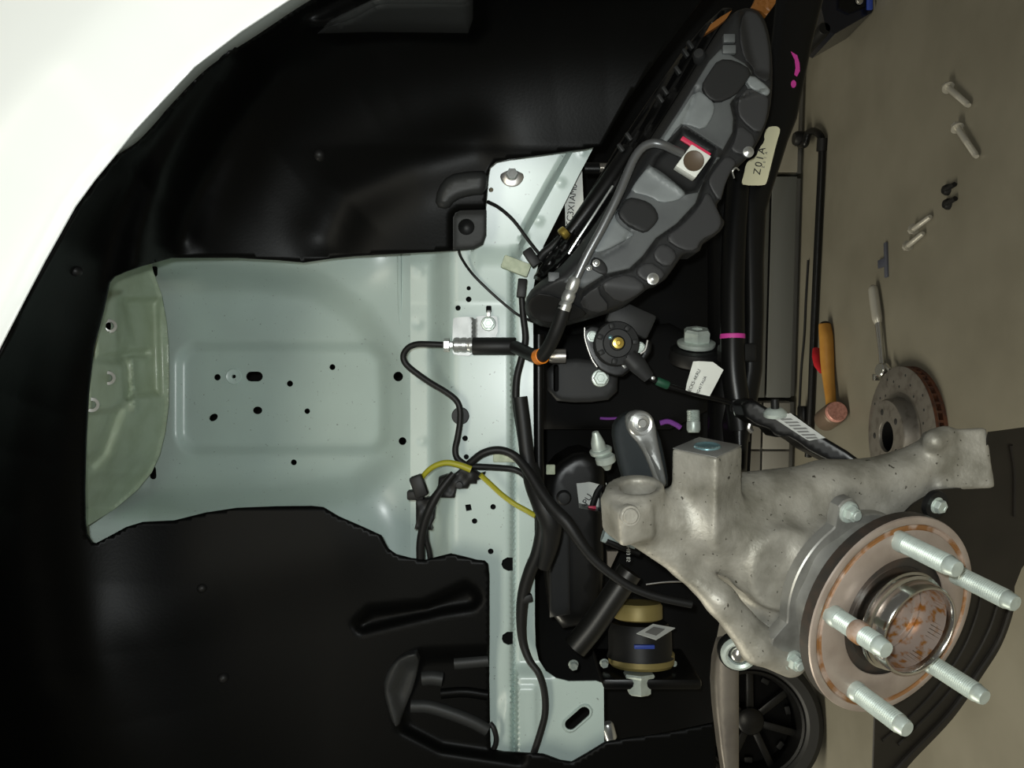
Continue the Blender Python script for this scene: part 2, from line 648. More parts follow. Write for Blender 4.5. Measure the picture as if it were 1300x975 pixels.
# dark device at the upper edge of the picture
t = thing('trolley_jack', 'dark blue workshop jack with black roller standing by the beige cabinet', 'jack', Vector((1.02, 2.0, 0)))
pts = [W(1042, -90, 2.0), W(1041, 2, 2.0), W(1049, 38, 2.0), W(1060, 43, 2.0), W(1086, 28, 2.0), W(1107, 16, 2.0), W(1108, -90, 2.0)]
put('body', prism(pts, (0, 1, 0), .15), M['device'], t, smooth=False)
pts = [W(1068, -90, 1.99), W(1066, 8, 1.99), W(1080, 15, 1.99), W(1098, 8, 1.99), W(1100, -90, 1.99)]
put('side_plate', prism(pts, (0, 1, 0), .02), M['black'], t, smooth=False)
put('edge_strip', box(W(1104, -38, 1.985), ((1, 0, 0), (0, 1, 0), (0, 0, 1)), (.098, .004, .007), .002), M['blue'], t)
put('roller', lathe([(0, 0), (.014, 0), (.016, .003), (.016, .147), (.014, .15), (0, .15)], W(1047, 36, 2.0), (0, 1, 0), 18), M['rubber'], t)
put('bolt', hexbolt(W(1091, 1, 1.986), (0, -1, 0), .006, .006), M['chrome'], t)

# ================================================================== fender
edge_in = [(950, -72), (860, -86), (768, -90), (680, -84), (600, -70), (520, -50), (440, -25), (389, 0), (325, 42), (262, 84), (215, 131), (197, 152), (172, 178), (148, 194), (120, 228), (95, 262), (75, 298), (56, 332), (35, 372), (18, 405), (0, 440), (-22, 490), (-42, 560), (-56, 640), (-62, 740), (-57, 850), (-40, 960), (-10, 1070)]
edge_out = [(417, -25), (366, 0), (305, 40), (247, 84), (197, 137), (170, 166), (147, 195)]
t = thing('front_fender', 'glossy white outer fender curving around the black wheel arch', 'fender', W(60, 60, .5))
fpoly = [(950, -330), (950, -88), (860, -104), (768, -108), (680, -102), (600, -88), (510, -66)] + edge_out[:-1] + edge_in[13:] + [(-190, 1070), (-190, -330)]
def Dfender(u, v):
    e = dseg(edge_in, u, v, False)
    return .506 - .012 * sstep(e / 160) + .004 * np.exp(-(e / 10) ** 2)
sheet('outer_skin', fpoly, Dfender, M['white'], t, step=9, thick=.0012)
# unseen fender top and bonnet, added to keep lamp light out of the arch
def up_strip(v0, v1):
    V, Fc = [], []
    prof = [(.494, 1.30), (.505, 1.38), (.53, 1.46), (.58, 1.52), (.68, 1.55), (.90, 1.57), (1.65, 1.585)]
    for v in (v0, v1):
        for (y, z) in prof:
            V += [Vector((v, y, z)), Vector((v, y + .001, z - .0012))]
    n = len(prof)
    for i in range(n - 1):
        for k in (0, 1):
            a0 = 2 * i + k
            Fc.append((a0, a0 + 2, a0 + 2 + 2 * n, a0 + 2 * n))
    return V, Fc
put('unseen_bonnet_shoulder', up_strip(-.75, .95), M['white'], t, angle=60)
# folded lip along the arch
V = []
Fc = []
eo = catmull([Vector((a, b, 0)) for a, b in edge_out + [(146, 196)]], 5)
ei = catmull([Vector((a, b, 0)) for a, b in edge_in[6:14]], 5)
n = 40
for i in range(n + 1):
    a = eo[int(i / n * (len(eo) - 1))]
    b = ei[int(i / n * (len(ei) - 1))]
    V += [W(a.x - 1.5, a.y - 1.5, .5095), W(a.x * .5 + b.x * .5, a.y * .5 + b.y * .5, .516), W(b.x + 2, b.y + 2, .527), W(b.x + 2, b.y + 2, .529), W(a.x - 1.5, a.y - 1.5, .512)]
for i in range(n):
    for k in range(5):
        Fc.append((i * 5 + k, i * 5 + (k + 1) % 5, i * 5 + 5 + (k + 1) % 5, i * 5 + 5 + k))
mk('folded_lip', V, Fc, M['lip'], t)

# ================================================================== wheel arch liner
opening = [(764, 184), (740, 189), (690, 196), (645, 202), (630, 205), (622, 212), (620, 222), (618, 245), (616.5, 262), (617, 298), (613, 310), (602, 316), (578, 318), (520, 321), (450, 325), (420, 328), (385, 333),
           (350, 330), (300, 327), (245, 327), (216, 327), (198, 332), (180, 337), (160, 344), (144, 351), (138, 358), (130, 395), (118, 440), (111, 500), (108, 560), (106.5, 620), (107, 660), (109, 678), (116, 689), (121, 690),
           (140, 680), (160, 669), (180, 663), (220, 661), (260, 651), (300, 645), (350, 643), (395, 642.5), (410, 644), (430, 656), (460, 669), (484, 680), (489, 690), (493, 697), (503, 704), (522, 709), (540, 711), (556, 707), (572, 703), (590, 707), (605, 711), (615, 712), (619.5, 716), (621, 730), (621, 800), (621, 870), (622, 930), (623, 952), (640, 955), (690, 958), (712, 966), (726, 968), (745, 957), (768, 943), (800, 937), (850, 930), (908, 918)]
lin_poly = opening + [(912, 1120), (300, 1120), (-20, 1070), (-50, 960), (-67, 850), (-72, 740), (-66, 640), (-51, 555), (-30, 482), (-8, 425), (10, 392), (30, 355), (50, 318), (70, 284), (90, 252), (118, 216), (143, 186), (166, 168), (190, 142), (212, 118), (255, 76), (320, 34), (380, -8), (440, -38), (520, -62), (600, -80), (680, -94), (768, -100), (860, -96), (948, -82), (935, -60), (880, 14), (836, 72), (796, 128)]
POCKET = [(395, 30), (420, 18), (470, -10), (560, -60), (606, -60), (606, 30), (596, 40), (500, 36), (430, 40)]
HUMP = [(553, 260), (556, 238), (570, 222), (600, 217), (640, 216), (640, 246), (600, 247), (576, 254), (566, 268)]
TAB = [(574, 340), (574, 274), (582, 267), (640, 266), (640, 330)]
GROOVE = [(592, 744), (604, 752), (607, 762), (600, 770), (560, 776), (500, 790), (458, 800), (452, 792), (470, 775), (540, 768), (575, 752)]
FIN = [(484, 872), (492, 846), (510, 831), (534, 830), (528, 868), (514, 900), (505, 928), (496, 915)]
FINP = [(500, 878), (512, 846), (540, 832), (660, 826), (660, 965), (560, 950), (512, 925)]
RIB1 = [(534, 850), (560, 848), (566, 862), (558, 874), (534, 868)]
RIB2 = [(575, 834), (640, 832), (640, 856), (600, 858), (585, 848)]
RIB3 = [(520, 892), (560, 892), (640, 915), (640, 940), (575, 925), (530, 905)]
def rtilt(v):
    return .00016 * np.clip(385 - v, 0, 200)
def Dliner(u, v):
    e = dseg(edge_in, u, v, False)
    d = .5355 + .182 * (1 - np.exp(-e / 105.0)) - rtilt(v) * sstep((u - 330) / 220.0)
    # the lower (rear) half leans outward again towards the frame corner
    d = d - .03 * sstep((v - 600) / 420.0) * sstep((420 - u) / 420.0)
    d = d - .026 * line([(300, 84), (250, 150), (205, 225), (180, 300), (172, 350)], u, v, 27)
    d = d + .008 * line([(345, 90), (290, 160), (250, 240), (230, 300)], u, v, 22)
    d = d - .030 * pad(POCKET, u, v, 36)
    d = d + .010 * line([(415, 300), (440, 250), (520, 210), (600, 190)], u, v, 40)
    d = d + .006 * pad(TAB, u, v, 12)
    d = d + .008 * pad(GROOVE, u, v, 16)
    d = d + .010 * pad(FINP, u, v, 20)
    d = d - .004 * line([(60, 420), (48, 560), (55, 700), (80, 850)], u, v, 30)
    d = d - .003 * line([(175, 800), (280, 730), (420, 700)], u, v, 55)
    d = d - .0 * np.exp(-(((u - 405) / 9) ** 2 + ((v - 195) / 9) ** 2)) - .0 * np.exp(-(((u - 283) / 11) ** 2 + ((v - 862) / 8) ** 2)) - .0 * np.exp(-(((u - 257) / 11) ** 2 + ((v - 747) / 8) ** 2))
    # never behind the sheet metal it covers
    return d
t = thing('wheel_arch_liner', 'black moulded plastic wheel arch liner inside the white fender', 'wheel liner', W(300, 150, .7))
sheet('liner_shell', lin_poly, Dliner, M['liner'], t, holes=[circ(592, 288, 10.5, 20)], step=5, thick=.0025, angle=179)
def lat(u, v):
    return float(Dliner(np.array([u * 1.0]), np.array([v * 1.0]))[0])
sheet('moulded_rib', smoothpoly([(552, 262), (555, 240), (569, 222), (596, 217), (620, 217), (617, 247), (598, 248), (578, 254), (569, 266)], 1), lambda u, v: Dliner(u, v) - .009, M['liner_lit'], t, step=5, thick=.010, rnd=.008, rad=9)
sheet('fixing_tab', [(575, 317), (575, 276), (578, 270), (584, 267), (617, 266), (617, 298), (613, 309), (602, 315.5)], lambda u, v: Dliner(u, v) - .003, M['liner_lit'], t, holes=[circ(592, 288, 10.5, 20)], step=5, thick=.003, rnd=.0015, rad=4)
sheet('pocket_face', [(400, 38), (425, 22), (450, 10), (475, -2), (600, -6), (600, 20), (594, 38), (540, 37), (470, 36)], lambda u, v: Dliner(u, v) - .004 - .012 * sstep((34 - v) / 40.0), M['liner_lit'], t, step=5, thick=.006, rnd=.006, rad=9)
sheet('moulded_fin', smoothpoly([(485, 872), (493, 848), (511, 831), (534, 829), (527, 868), (514, 900), (505, 926), (496, 914)], 1), lambda u, v: Dliner(u, v) - .006 - .008 * (u - 484) / 46.0, M['liner_lit'], t, step=5, thick=.012, rnd=.003, rad=5)
for pl, r in (([(577, 842), (600, 840), (620, 838)], .0058), ([(536, 861), (548, 860), (562, 862)], .0068), ([(522, 896), (545, 897), (575, 906), (600, 916), (619, 926)], .0062), ([(560, 880), (590, 878), (619, 882)], .0050)):
    put('moulded_bead', tube([W(a, b, lat(a, b) + .001) for a, b in pl], r, 12, 6), M['liner'] if r == .005 else M['liner_lit'], t)
put('push_clip', lathe([(0, .0012), (.003, .0008), (.0062, -.0012), (.0085, -.003), (.0085, -.006), (0, -.006)], W(592, 288, .727 - .0155), (0, -1, 0), 20), M['rubber'], t)
for (u, v, s) in ((95, 344, .004), (405, 196, .0052), (283, 861, .005), (256, 747, .0045)):
    d = float(Dliner(np.array([u * 1.0]), np.array([v * 1.0]))[0])
    put('stud', lathe([(0, s * .75), (s * .5, s * .65), (s * .9, s * .2), (s, -.004), (0, -.004)], W(u, v, d), (0, -1, 0), 14), M['rubber'], t)

# ================================================================== body shell
body = thing('body_shell', 'pale green-grey painted inner wheelhouse and frame rail of the car', 'car body', W(560, 640, .78))
RECT = rrect(228, 440, 489, 572, 24, 8)
BULGE = [(205, 380), (330, 372), (400, 388), (455, 425), (492, 470), (496, 520), (480, 580), (440, 612), (380, 628), (205, 640)]
def Dwall(u, v):
    d = .885 - .098 * np.clip((u - 190) / 340.0, 0, 1) ** .9
    # the tower is rounded: its flanks turn towards the wheel
    d = d - (.055 * sstep((392 - v) / 90.0) ** 1.2 + .065 * sstep((v - 585) / 90.0) ** 1.2) * sstep((515 - u) / 130.0)
    w = sstep(sdist([(150, 352), (330, 350), (400, 362), (458, 400), (496, 455), (503, 520), (497, 585), (450, 622), (330, 640), (150, 640)], u, v) / 46.0 + .5)
    d = d + .022 * w
    d = d + .0125 * pad(RECT, u, v, 19)
    return d
seam = [(186, 320), (192, 345), (203, 375), (209, 410), (211.5, 440), (212, 480), (211.5, 515), (207, 550), (200, 578), (190, 600), (172, 622), (145, 645), (108, 668), (95, 676)]
wall_poly = [(530, 300), (530, 730), (95, 730)] + seam[::-1]
hol = [circ(276, 479, 4.2), slot(323, 478, 4.5, 6.2), circ(422, 466, 3.8), circ(368, 487, 4), circ(327, 521, 6, 12, 5), circ(271, 530, 6, 12, 4.4, -.6), circ(390, 522, 3.6), circ(373, 587, 3.8), circ(505.5, 478, 6.2, 14), circ(511, 560, 5, 14), rrect(191, 338, 200, 351, 3), slot(194, 600, 4.5, 4.3, 1.5), circ(297.5, 478, 2.4, 8)]
sheet('apron_panel', wall_poly, Dwall, M['paint'], body, holes=hol, step=4, thick=.0012)
put('embossed_ring', lathe([(.0023, -.003), (.0023, .0006), (.0040, .0010), (.0066, .0010), (.0080, .0016), (.0088, .0008), (.0088, -.003)], W(297, 478, float(Dwall(np.array([306.0]), np.array([478.0]))[0])), (0, -1, 0), 32), M['paint'], body)

def Dcap(u, v):
    s = np.interp(v, [p[1] for p in seam[:-2]], [p[0] for p in seam[:-2]])
    k = np.clip((s - u) / 95.0, 0, 1.3)
    base = .885 - .098 * np.clip((s - 190) / 340.0, 0, 1) ** .9 - .055 * sstep((392 - v) / 90.0) ** 1.2 - .065 * sstep((v - 585) / 90.0) ** 1.2
    d = base - .006 - .165 * k ** 1.1
    d = d + .020 * pad([(150, 380), (200, 380), (203, 500), (160, 505), (158, 470), (150, 455)], u, v, 12)
    d = d - .018 * pad([(118, 380), (152, 372), (165, 430), (150, 448), (118, 455)], u, v, 12) - .018 * pad([(108, 455), (160, 462), (162, 500), (148, 520), (108, 525)], u, v, 12)
    d = d + .014 * line([(150, 520), (130, 575), (115, 590)], u, v, 7) + .012 * line([(150, 452), (185, 448)], u, v, 5) + .012 * line([(158, 462), (162, 505)], u, v, 4) - .010 * line([(167, 456), (170, 520)], u, v, 4)
    return np.maximum(d, Dliner(u, v) + .014)
cap_poly = [(p[0] + 2, p[1]) for p in seam] + [(88, 690), (84, 560), (90, 470), (112, 380), (125, 330)]
cap = sheet('tower_cap', cap_poly, Dcap, M['cap_shade'], body, holes=[circ(137, 414, 4, 12, 7)], step=3, thick=.0015, angle=80)
for (u, v) in ((139, 414), (137, 480), (116, 514)):
    d = float(Dcap(np.array([u * 1.0]), np.array([v * 1.0]))[0])
    put('nut', lathe([(.0036, -.004), (.0036, .0015), (.0062, .0012), (.0068, -.001), (.0068, -.005)], W(u, v, d - .0005), (0, -.8, -.6), 18), M['alu'], cap)

put('seam_bead', tube([W(507, 300, .7905), W(507, 340, .7915), W(507.5, 380, .7925), W(508, 425, .7945)], [.0024, .0024, .002, .0008], 8, 6), M['paint'], body)
# unseen black backing added so the panel holes read dark
put('hole_backing', box(W(330, 510, 1.12), ((1, 0, 0), (0, 1, 0), (0, 0, 1)), (.36, .01, .32)), M['matt'], body, smooth=False)

rail_poly = [(521, 300), (540, 180), (600, 170), (764, 170), (752, 190), (735, 222), (718, 256), (703, 286), (690, 312), (681, 345), (676, 372), (676.5, 400), (677, 425), (677, 500), (678, 600), (679, 700), (679, 790), (680, 820), (684, 838), (693, 852), (706, 861), (722, 865), (757, 864.5), (764, 867), (766.5, 873), (767, 940), (767, 985), (521, 985)]
GD = [(735, 180), (700, 235), (668, 290), (657, 322), (653, 350), (651, 400), (650, 600), (650, 850), (646, 866)]
def Drail(u, v):
    # cross-section of the rail: weld flange, step, web, bend, lower lip
    xs = [515, 521, 546, 552, 562, 572, 580, 645, 649, 652, 656, 770]
    ys = [.7885, .786, .783, .777, .759, .7475, .746, .7445, .7465, .757, .7545, .7535]
    d = np.interp(u, xs, ys)
    top = sstep((338 - v) / 26.0)
    flat = .7465 + 0 * u
    diag = sdist([(742, 160), (700, 232), (668, 290), (657, 330), (655, 360), (800, 400), (800, 160)], u, v)
    dt = .742 + .013 * sstep(diag / 8.0 + .5)
    dt = np.where(u < 600, np.minimum(d, .775), dt)
    d = d * (1 - top) + dt * top
    # lower plate with the slot stands a little proud
    low = sstep((v - 838) / 26.0) * sstep((u - 652) / 6.0)
    d = d * (1 - low) + (.742) * low
    d = d - .004 * pad([(628, 915), (640, 895), (652, 880), (660, 990), (628, 990)], u, v, 26)
    d = d - .003 * sstep((v - 868) / 8.0) * sstep((u - 655) / 5.0) * sstep((684 - u) / 5.0)
    # shallow dents and spot welds of the flange
    for (a, b) in ((533, 345), (531, 411), (536, 560), (537, 610), (535, 480)):
        d = d + .0012 * np.exp(-(np.hypot(u - a, v - b) / 5.0) ** 2)
    for (a, b) in ((712, 232), (684, 280), (665, 305), (740, 193)):
        d = d - .0012 * np.exp(-(np.hypot(u - a, v - b) / 4.0) ** 2)
    d = d - rtilt(v)
    d = d - .0013 * np.exp(-((u - 604) / 5.0) ** 2 - ((v - 332) / 11.0) ** 2)
    return d
hol = [circ(595, 366, 2.8, 10), circ(595, 380, 3.7, 10), circ(581.5, 391, 3.5, 10), rrect(617, 388, 624, 397, 1.5, 2), circ(584.5, 528, 11, 20), circ(590.5, 556.5, 3.6, 10), circ(592, 580, 3.4, 10), [(590.5, 641), (597.5, 640), (599, 647.5), (592, 649)], circ(626, 643.5, 3.6, 10), circ(602.5, 661.5, 3.6, 10), circ(623, 700, 3.7, 10),
       [(651, 708), (644, 707.5), (638, 711), (636.5, 716.5), (639, 722), (645, 725), (651, 724.5)], [(651, 802), (644, 802), (638, 806), (637, 811), (639, 816), (645, 819), (651, 818)], slot(733, 912, 11.5, 7.2, -.72, 8), circ(623.5, 241, 3, 10)]
rail = sheet('frame_rail', rail_poly, Drail, M['paint'], body, holes=hol, step=4, thick=.0016)
put('rail_hole_backing', box(W(610, 650, .80) + Vector((-.03, 0, 0)), ((1, 0, 0), (0, 1, 0), (0, 0, 1)), (.30, .008, .045)), M['matt'], body, smooth=False)  # added black slab that keeps the rail holes dark
# slot frame on the lower plate
V, Fc = [], []
so = slot(733, 912, 12.5, 10.5, -.72, 8)
si = slot(733, 912, 11.5, 7.2, -.72, 8)
for a, b in zip(so, si):
    V += [W(a[0], a[1], .7418), W((a[0] + b[0]) / 2, (a[1] + b[1]) / 2, .7398), W(b[0], b[1], .7405), W(b[0], b[1], .75)]
for i in range(len(so)):
    j = (i + 1) % len(so)
    for k in range(3):
        Fc.append((i * 4 + k, j * 4 + k, j * 4 + k + 1, i * 4 + k + 1))
mk('slot_rim', V, Fc, M['paint'], body)
b = put('bolt', hexbolt(W(650, 222, .741 - .0261), (0, -1, 0), .0052, .0055, 1.0, .2, seg=20), M['alu'], body)
put('washer', lathe([(0, 0), (.0108, 0), (.0108, .0008), (.0098, .0014), (.004, .0022), (0, .0022)], W(650, 222, .7432 - .0261), (0, -1, 0), 28), M['steelr'], b)
put('plug', lathe([(0, .001), (.0075, .0008), (.0082, 0), (.0082, -.004), (0, -.004)], W(584.5, 528, .7445), (0, -1, 0), 24), M['rubber'], body)
put('foam_block', box(W(655, 338, .742 - .0075), (Vector((.93, 0, -.36)).normalized(), (0, 1, 0), Vector((.36, 0, .93)).normalized()), (.0062, .0035, .013), .0015), M['foam'], body)
put('foam_block', box(W(641, 581, .745), ((1, 0, 0), (0, 1, 0), (0, 0, 1)), (.0042, .003, .011), .0014), M['foam'], body)
# ================================================================== steering knuckle (one casting, grown from smoothly blended solids)
HC = W(1136, 783, .5477)                                   # hub flange centre
HN = Vector((-.2166, -.9055, -.3650)).normalized()         # hub axis, out of the hub
def A3(v):
    return np.array(v, np.float32)
class SDF:
    def __init__(s, lo, hi, h):
        s.h = h
        s.lo = A3(lo)
        n = np.ceil((A3(hi) - s.lo) / h).astype(int) + 1
        ax = [s.lo[i] + h * np.arange(n[i]) for i in range(3)]
        s.P = np.stack(np.meshgrid(*ax, indexing='ij'), -1).astype(np.float32)
        s.d = np.full(s.P.shape[:3], 1.0)
    def cap(s, a, b, ra, rb):
        a, b = A3(a), A3(b)
        ab = b - a
        t = np.clip(((s.P - a) @ ab) / (ab @ ab), 0, 1)
        return np.linalg.norm(s.P - a - t[..., None] * ab, axis=-1) - (ra + (rb - ra) * t)
    def box(s, c, ax, half, r):
        q = np.abs(np.stack([(s.P - A3(c)) @ A3(Vector(x).normalized()) for x in ax], -1)) - (A3(half) - r)
        return np.linalg.norm(np.maximum(q, 0), axis=-1) + np.minimum(q.max(-1), 0) - r
    def cyl(s, c, n, rad, half, r):
        n = A3(Vector(n).normalized())
        q = s.P - A3(c)
        z = q @ n
        rr = np.sqrt(np.maximum((q * q).sum(-1) - z * z, 0))
        qx = np.stack([rr - (rad - r), np.abs(z) - (half - r)], -1)
        return np.linalg.norm(np.maximum(qx, 0), axis=-1) + np.minimum(qx.max(-1), 0) - r
    def add(s, x, k=.008):
        if k <= 0:
            s.d = np.minimum(s.d, x)
        else:
            h = np.clip(.5 + .5 * (s.d - x) / k, 0, 1)
            s.d = s.d * (1 - h) + x * h - k * h * (1 - h)
    def cut(s, x, k=.003):
        x = -x
        h = np.clip(.5 - .5 * (s.d - x) / k, 0, 1)
        s.d = s.d * (1 - h) + x * h + k * h * (1 - h)
    def mesh(s):
        d = s.d
        n = d.shape
        neg = d < 0
        c = np.zeros((n[0] - 1, n[1] - 1, n[2] - 1), int)
        for i in (0, 1):
            for j in (0, 1):
                for k in (0, 1):
                    c += neg[i:n[0] - 1 + i, j:n[1] - 1 + j, k:n[2] - 1 + k]
        act = (c > 0) & (c < 8)
        ids = np.full(act.shape, -1)
        I = np.argwhere(act)
        ids[act] = np.arange(len(I))
        acc = np.zeros((len(I), 3))
        cnt = np.zeros(len(I))
        cor = [(i, j, k) for i in (0, 1) for j in (0, 1) for k in (0, 1)]
        for a in cor:
            for ax in range(3):
                if a[ax] == 0:
                    b = list(a)
                    b[ax] = 1
                    da = d[I[:, 0] + a[0], I[:, 1] + a[1], I[:, 2] + a[2]]
                    db = d[I[:, 0] + b[0], I[:, 1] + b[1], I[:, 2] + b[2]]
                    m = (da < 0) != (db < 0)
                    t = np.where(m, da / np.where(m, da - db, 1), 0)
                    p = np.tile(np.array(a, float), (len(I), 1))
                    p[:, ax] += t
                    acc[m] += p[m]
                    cnt[m] += 1
        V = s.lo.astype(float) + s.h * (I + acc / cnt[:, None])
        faces = []
        for ax in range(3):
            o = [(1, 2), (2, 0), (0, 1)][ax]
            sl = [slice(1, n[0] - 1), slice(1, n[1] - 1), slice(1, n[2] - 1)]
            sl[ax] = slice(0, n[ax] - 1)
            sb = list(sl)
            sb[ax] = slice(1, n[ax])
            m = neg[tuple(sl)] != neg[tuple(sb)]
            J = np.argwhere(m)
            off = np.array([1, 1, 1])
            off[ax] = 0
            J = J + off
            e1 = np.zeros(3, int)
            e1[o[0]] = 1
            e2 = np.zeros(3, int)
            e2[o[1]] = 1
            q = [ids[tuple((J - x).T)] for x in (0 * e1, e1, e1 + e2, e2)]
            faces += np.stack(q, -1).tolist()
        return V.tolist(), faces

KN = thing('steering_knuckle', 'bare cast aluminium steering knuckle carrying the rusty wheel hub', 'knuckle', W(960, 700, .58))
s = SDF((-.225, .49, .525), (-.012, .685, .85), .0018)
bc = HC - HN * .066
ax_hub = frame(HN, (1, 0, 0))
s.add(s.cyl(bc, HN, .053, .024, .012), 0)
# arm to the clamp lug
s.add(s.cap(W(985, 705, .60), W(890, 672, .585), .036, .026), .012)
s.add(s.cap(W(890, 672, .583), W(806, 650, .572), .026, .0185), .008)
s.add(s.cap(W(960, 760, .605), W(985, 800, .605), .024, .020), .012)
# right hand arm
s.add(s.cap(W(940, 640, .60), W(1050, 624, .612), .0235, .0215), .014)
s.add(s.cap(W(1050, 622, .612), W(1140, 608, .618), .0215, .0185), .010)
s.add(s.cap(W(1140, 607, .617), W(1190, 578, .614), .0185, .016), .008)
s.add(s.cap(W(1075, 665, .615), W(1150, 625, .618), .026, .016), .012)
# caliper ear: flat plate with a boss
ea = (Vector((.10, -.12, -1)).normalized(), Vector((1, .10, .06)).normalized())
en = ea[0].cross(ea[1])
s.add(s.box(W(1216, 583, .607), (ea[0], ea[1], en), (.0205, .0225, .0085), .0025), .005)
s.add(s.cap(W(1186, 560, .600), W(1200, 553, .603), .008, .007), .006)
s.cut(s.cap(W(1095, 640, .5835), W(1122, 648, .586), .006, .005), .012)
# square boss pointing up the picture
bx = Vector((1, -.22, .04)).normalized()
f1 = frame(bx, (0, -.72, .69))
s.add(s.box(W(897, 626, .572), (bx, f1[0], f1[1]), (.034, .0180, .0180), .0020), .010)
# clamp lug
lx = Vector((1, -.30, .10)).normalized()
l1 = frame(lx, (0, -.35, .93))
s.add(s.cyl(W(807, 645, .565), lx, .0205, .0175, .003), .006)
s.add(s.box(W(796, 656, .553), (lx, l1[0], l1[1]), (.014, .013, .016), .004), .006)
s.cut(s.cyl(W(810, 618, .558), lx, .0125, .018, .0005), .0012)
# lower rib and web
s.add(s.cap(W(800, 668, .562), W(870, 716, .567), .0105, .010), .006)
s.add(s.cap(W(870, 716, .567), W(915, 762, .566), .010, .0105), .006)
s.add(s.cap(W(915, 762, .566), W(962, 818, .572), .0105, .013), .006)
s.add(s.cap(W(962, 818, .572), W(1002, 838, .580), .013, .012), .006)
# raised rib right of the boss and ridge towards the bearing
pn = Vector((-.10, -1, -.30)).normalized()
s.add(s.cyl(W(985, 718, .580), pn, .0300, .0125, .005), .006)
s.add(s.cap(W(1012, 700, .574), W(1028, 720, .580), .010, .008), .008)
s.add(s.cap(W(935, 700, .572), W(945, 735, .574), .008, .007), .006)
# pocket between boss foot and rib, and smaller dimple
s.cut(s.cap(W(898, 722, .548), W(918, 738, .548), .012, .010), .010)
s.cut(s.cap(W(940, 752, .540), W(968, 778, .548), .010, .008), .010)
V, Fc = s.mesh()
kb = mk('casting', V, Fc, M['cast'], KN, angle=60)
from mathutils.bvhtree import BVHTree
_bv = BVHTree.FromPolygons([Vector(p) for p in V], [tuple(f) for f in Fc])
def hit(u, v):
    o = Vector((0, 0, H))
    p, n, i, d = _bv.ray_cast(o, (W(u, v, 1.0) - o).normalized())
    return p, n
# light facet plates, machined faces, fasteners of the knuckle
top = W(897, 626, .572) + bx * .0342
put('machined_face', box(top, (bx, f1[0], f1[1]), (.0004, .0172, .0172), .0003), M['mach'], KN)
put('threaded_bore', lathe([(.0094, .0004), (.0090, .0013), (.0084, .0012), (.0074, .0007), (.004, .00055), (0, .0005)], top, bx, 28), M['bluebore'], KN)
put('pinch_bolt', lathe([(0, .0022), (.0045, .0022), (.0052, .0016), (.0054, .0003), (.0068, .0003), (.0072, -.0008), (.0072, -.006), (0, -.006)], hit(800, 655)[0], (-.05, -1, -.18), 24), M['cast'], KN)

# bearing flange bolted to the casting
BF = HC - HN * .034
a, b, nn = ax_hub
def on_hub(u, v, off):
    return WP(u, v, HC + HN * off, HN)
def hubpolar(u, v, off):
    p = on_hub(u, v, off) - (HC + HN * off)
    return p.length, math.atan2(p.dot(b), p.dot(a))
poly = []
lugs = [hubpolar(1084, 664, -.030), hubpolar(1003, 842, -.034), (.058, hubpolar(1084, 664, -.030)[1] + 1.7)]
for k in range(120):
    w = 2 * math.pi * k / 120
    r = .0610
    for lr, la in lugs:
        dw = (w - la + math.pi) % (2 * math.pi) - math.pi
        r = max(r, .0610 + (.0770 - .0610) * math.exp(-(dw / .15) ** 4))
    poly.append((r, w))
def ring(r, w, h):
    return HC + HN * h + (a * math.cos(w) + b * math.sin(w)) * r
V, Fc = [], []
prof = [(0, -.044, 0), (1, -.044, -.001), (1, -.043, 0), (1, -.0355, 0), (1, -.0345, -.001), (0, -.0340, -.006), (0, -.030, -.0075), (0, -.021, -.0085), (0, -.018, -.0105)]
for r, w in poly:
    for q, (kk, h, dr) in enumerate(prof):
        if q == 0:
            V.append(ring(.03, w, h))
        elif kk:
            V.append(ring(r + dr, w, h))
        else:
            V.append(ring(.0600 + dr + .0012 * math.sin(w * 9), w, h))
n = len(poly)
m = len(prof)
for i in range(n):
    j = (i + 1) % n
    for k in range(m - 1):
        Fc.append((i * m + k, j * m + k, j * m + k + 1, i * m + k + 1))
bf = mk('bearing_flange', V, Fc, M['bearing'], KN, angle=30)
for (lr, la) in lugs[:2]:
    c = ring(.0675, la, -.0345)
    put('flange_bolt', hexbolt(c, HN, .0058, .0065, 1.35, .3, ref=a), M['zinc'], KN)
    put('bolt_tip', lathe([(0, .0095), (.0030, .0095), (.0036, .009), (.0036, .006), (0, .006)], c, HN, 14), M['zinc'], KN)

# ================================================================== wheel hub
HB = thing('wheel_hub', 'rusty steel wheel hub flange with five threaded studs', 'wheel hub', HC)
put('flange_disc', lathe([(.03, -.0115), (.0700, -.0115), (.0722, -.0095), (.0722, -.0015), (.0705, 0)], HC, HN, 72), M['dark'], HB)
put('rim_band', lathe([(.0722, -.0016), (.0716, -.0003), (.0700, .0002), (.0672, .0002), (.0664, -.0004)], HC, HN, 72), M['flange'], HB)
put('rust_groove', lathe([(.0668, .0001), (.0658, -.0012), (.0632, -.0012), (.0622, .0003)], HC, HN, 72), M['rustbeige'], HB)
put('flange_face', lathe([(.0628, .0002), (.0620, .0006), (.0440, .0006), (.0432, 0)], HC, HN, 72), M['flange'], HB)
put('inner_groove', lathe([(.0436, .0004), (.0430, -.0030), (.0360, -.0030), (.0345, -.0015)], HC, HN, 64), M['dark'], HB)
pil = put('pilot', lathe([(.0356, -.003), (.0356, .0060), (.0350, .0066), (.0338, .0070), (.0338, .0078), (.0345, .0084), (.0345, .0100), (.0325, .0108), (.0322, .0195), (.0312, .0208), (.0300, .0210), (.0292, .0200), (.0288, .015), (.0286, .006)], HC, HN, 72), M['steel'], HB)
put('bore_rust', lathe([(.0288, .0160), (.0285, .002), (.0284, -.003), (.0282, -.0050)], HC, HN, 64), M["bore"], pil)
put('bore_step', lathe([(.0276, -.0045), (.0225, -.0042), (.0220, -.0052), (.0218, -.019)], HC, HN, 64), M['bore'], pil)
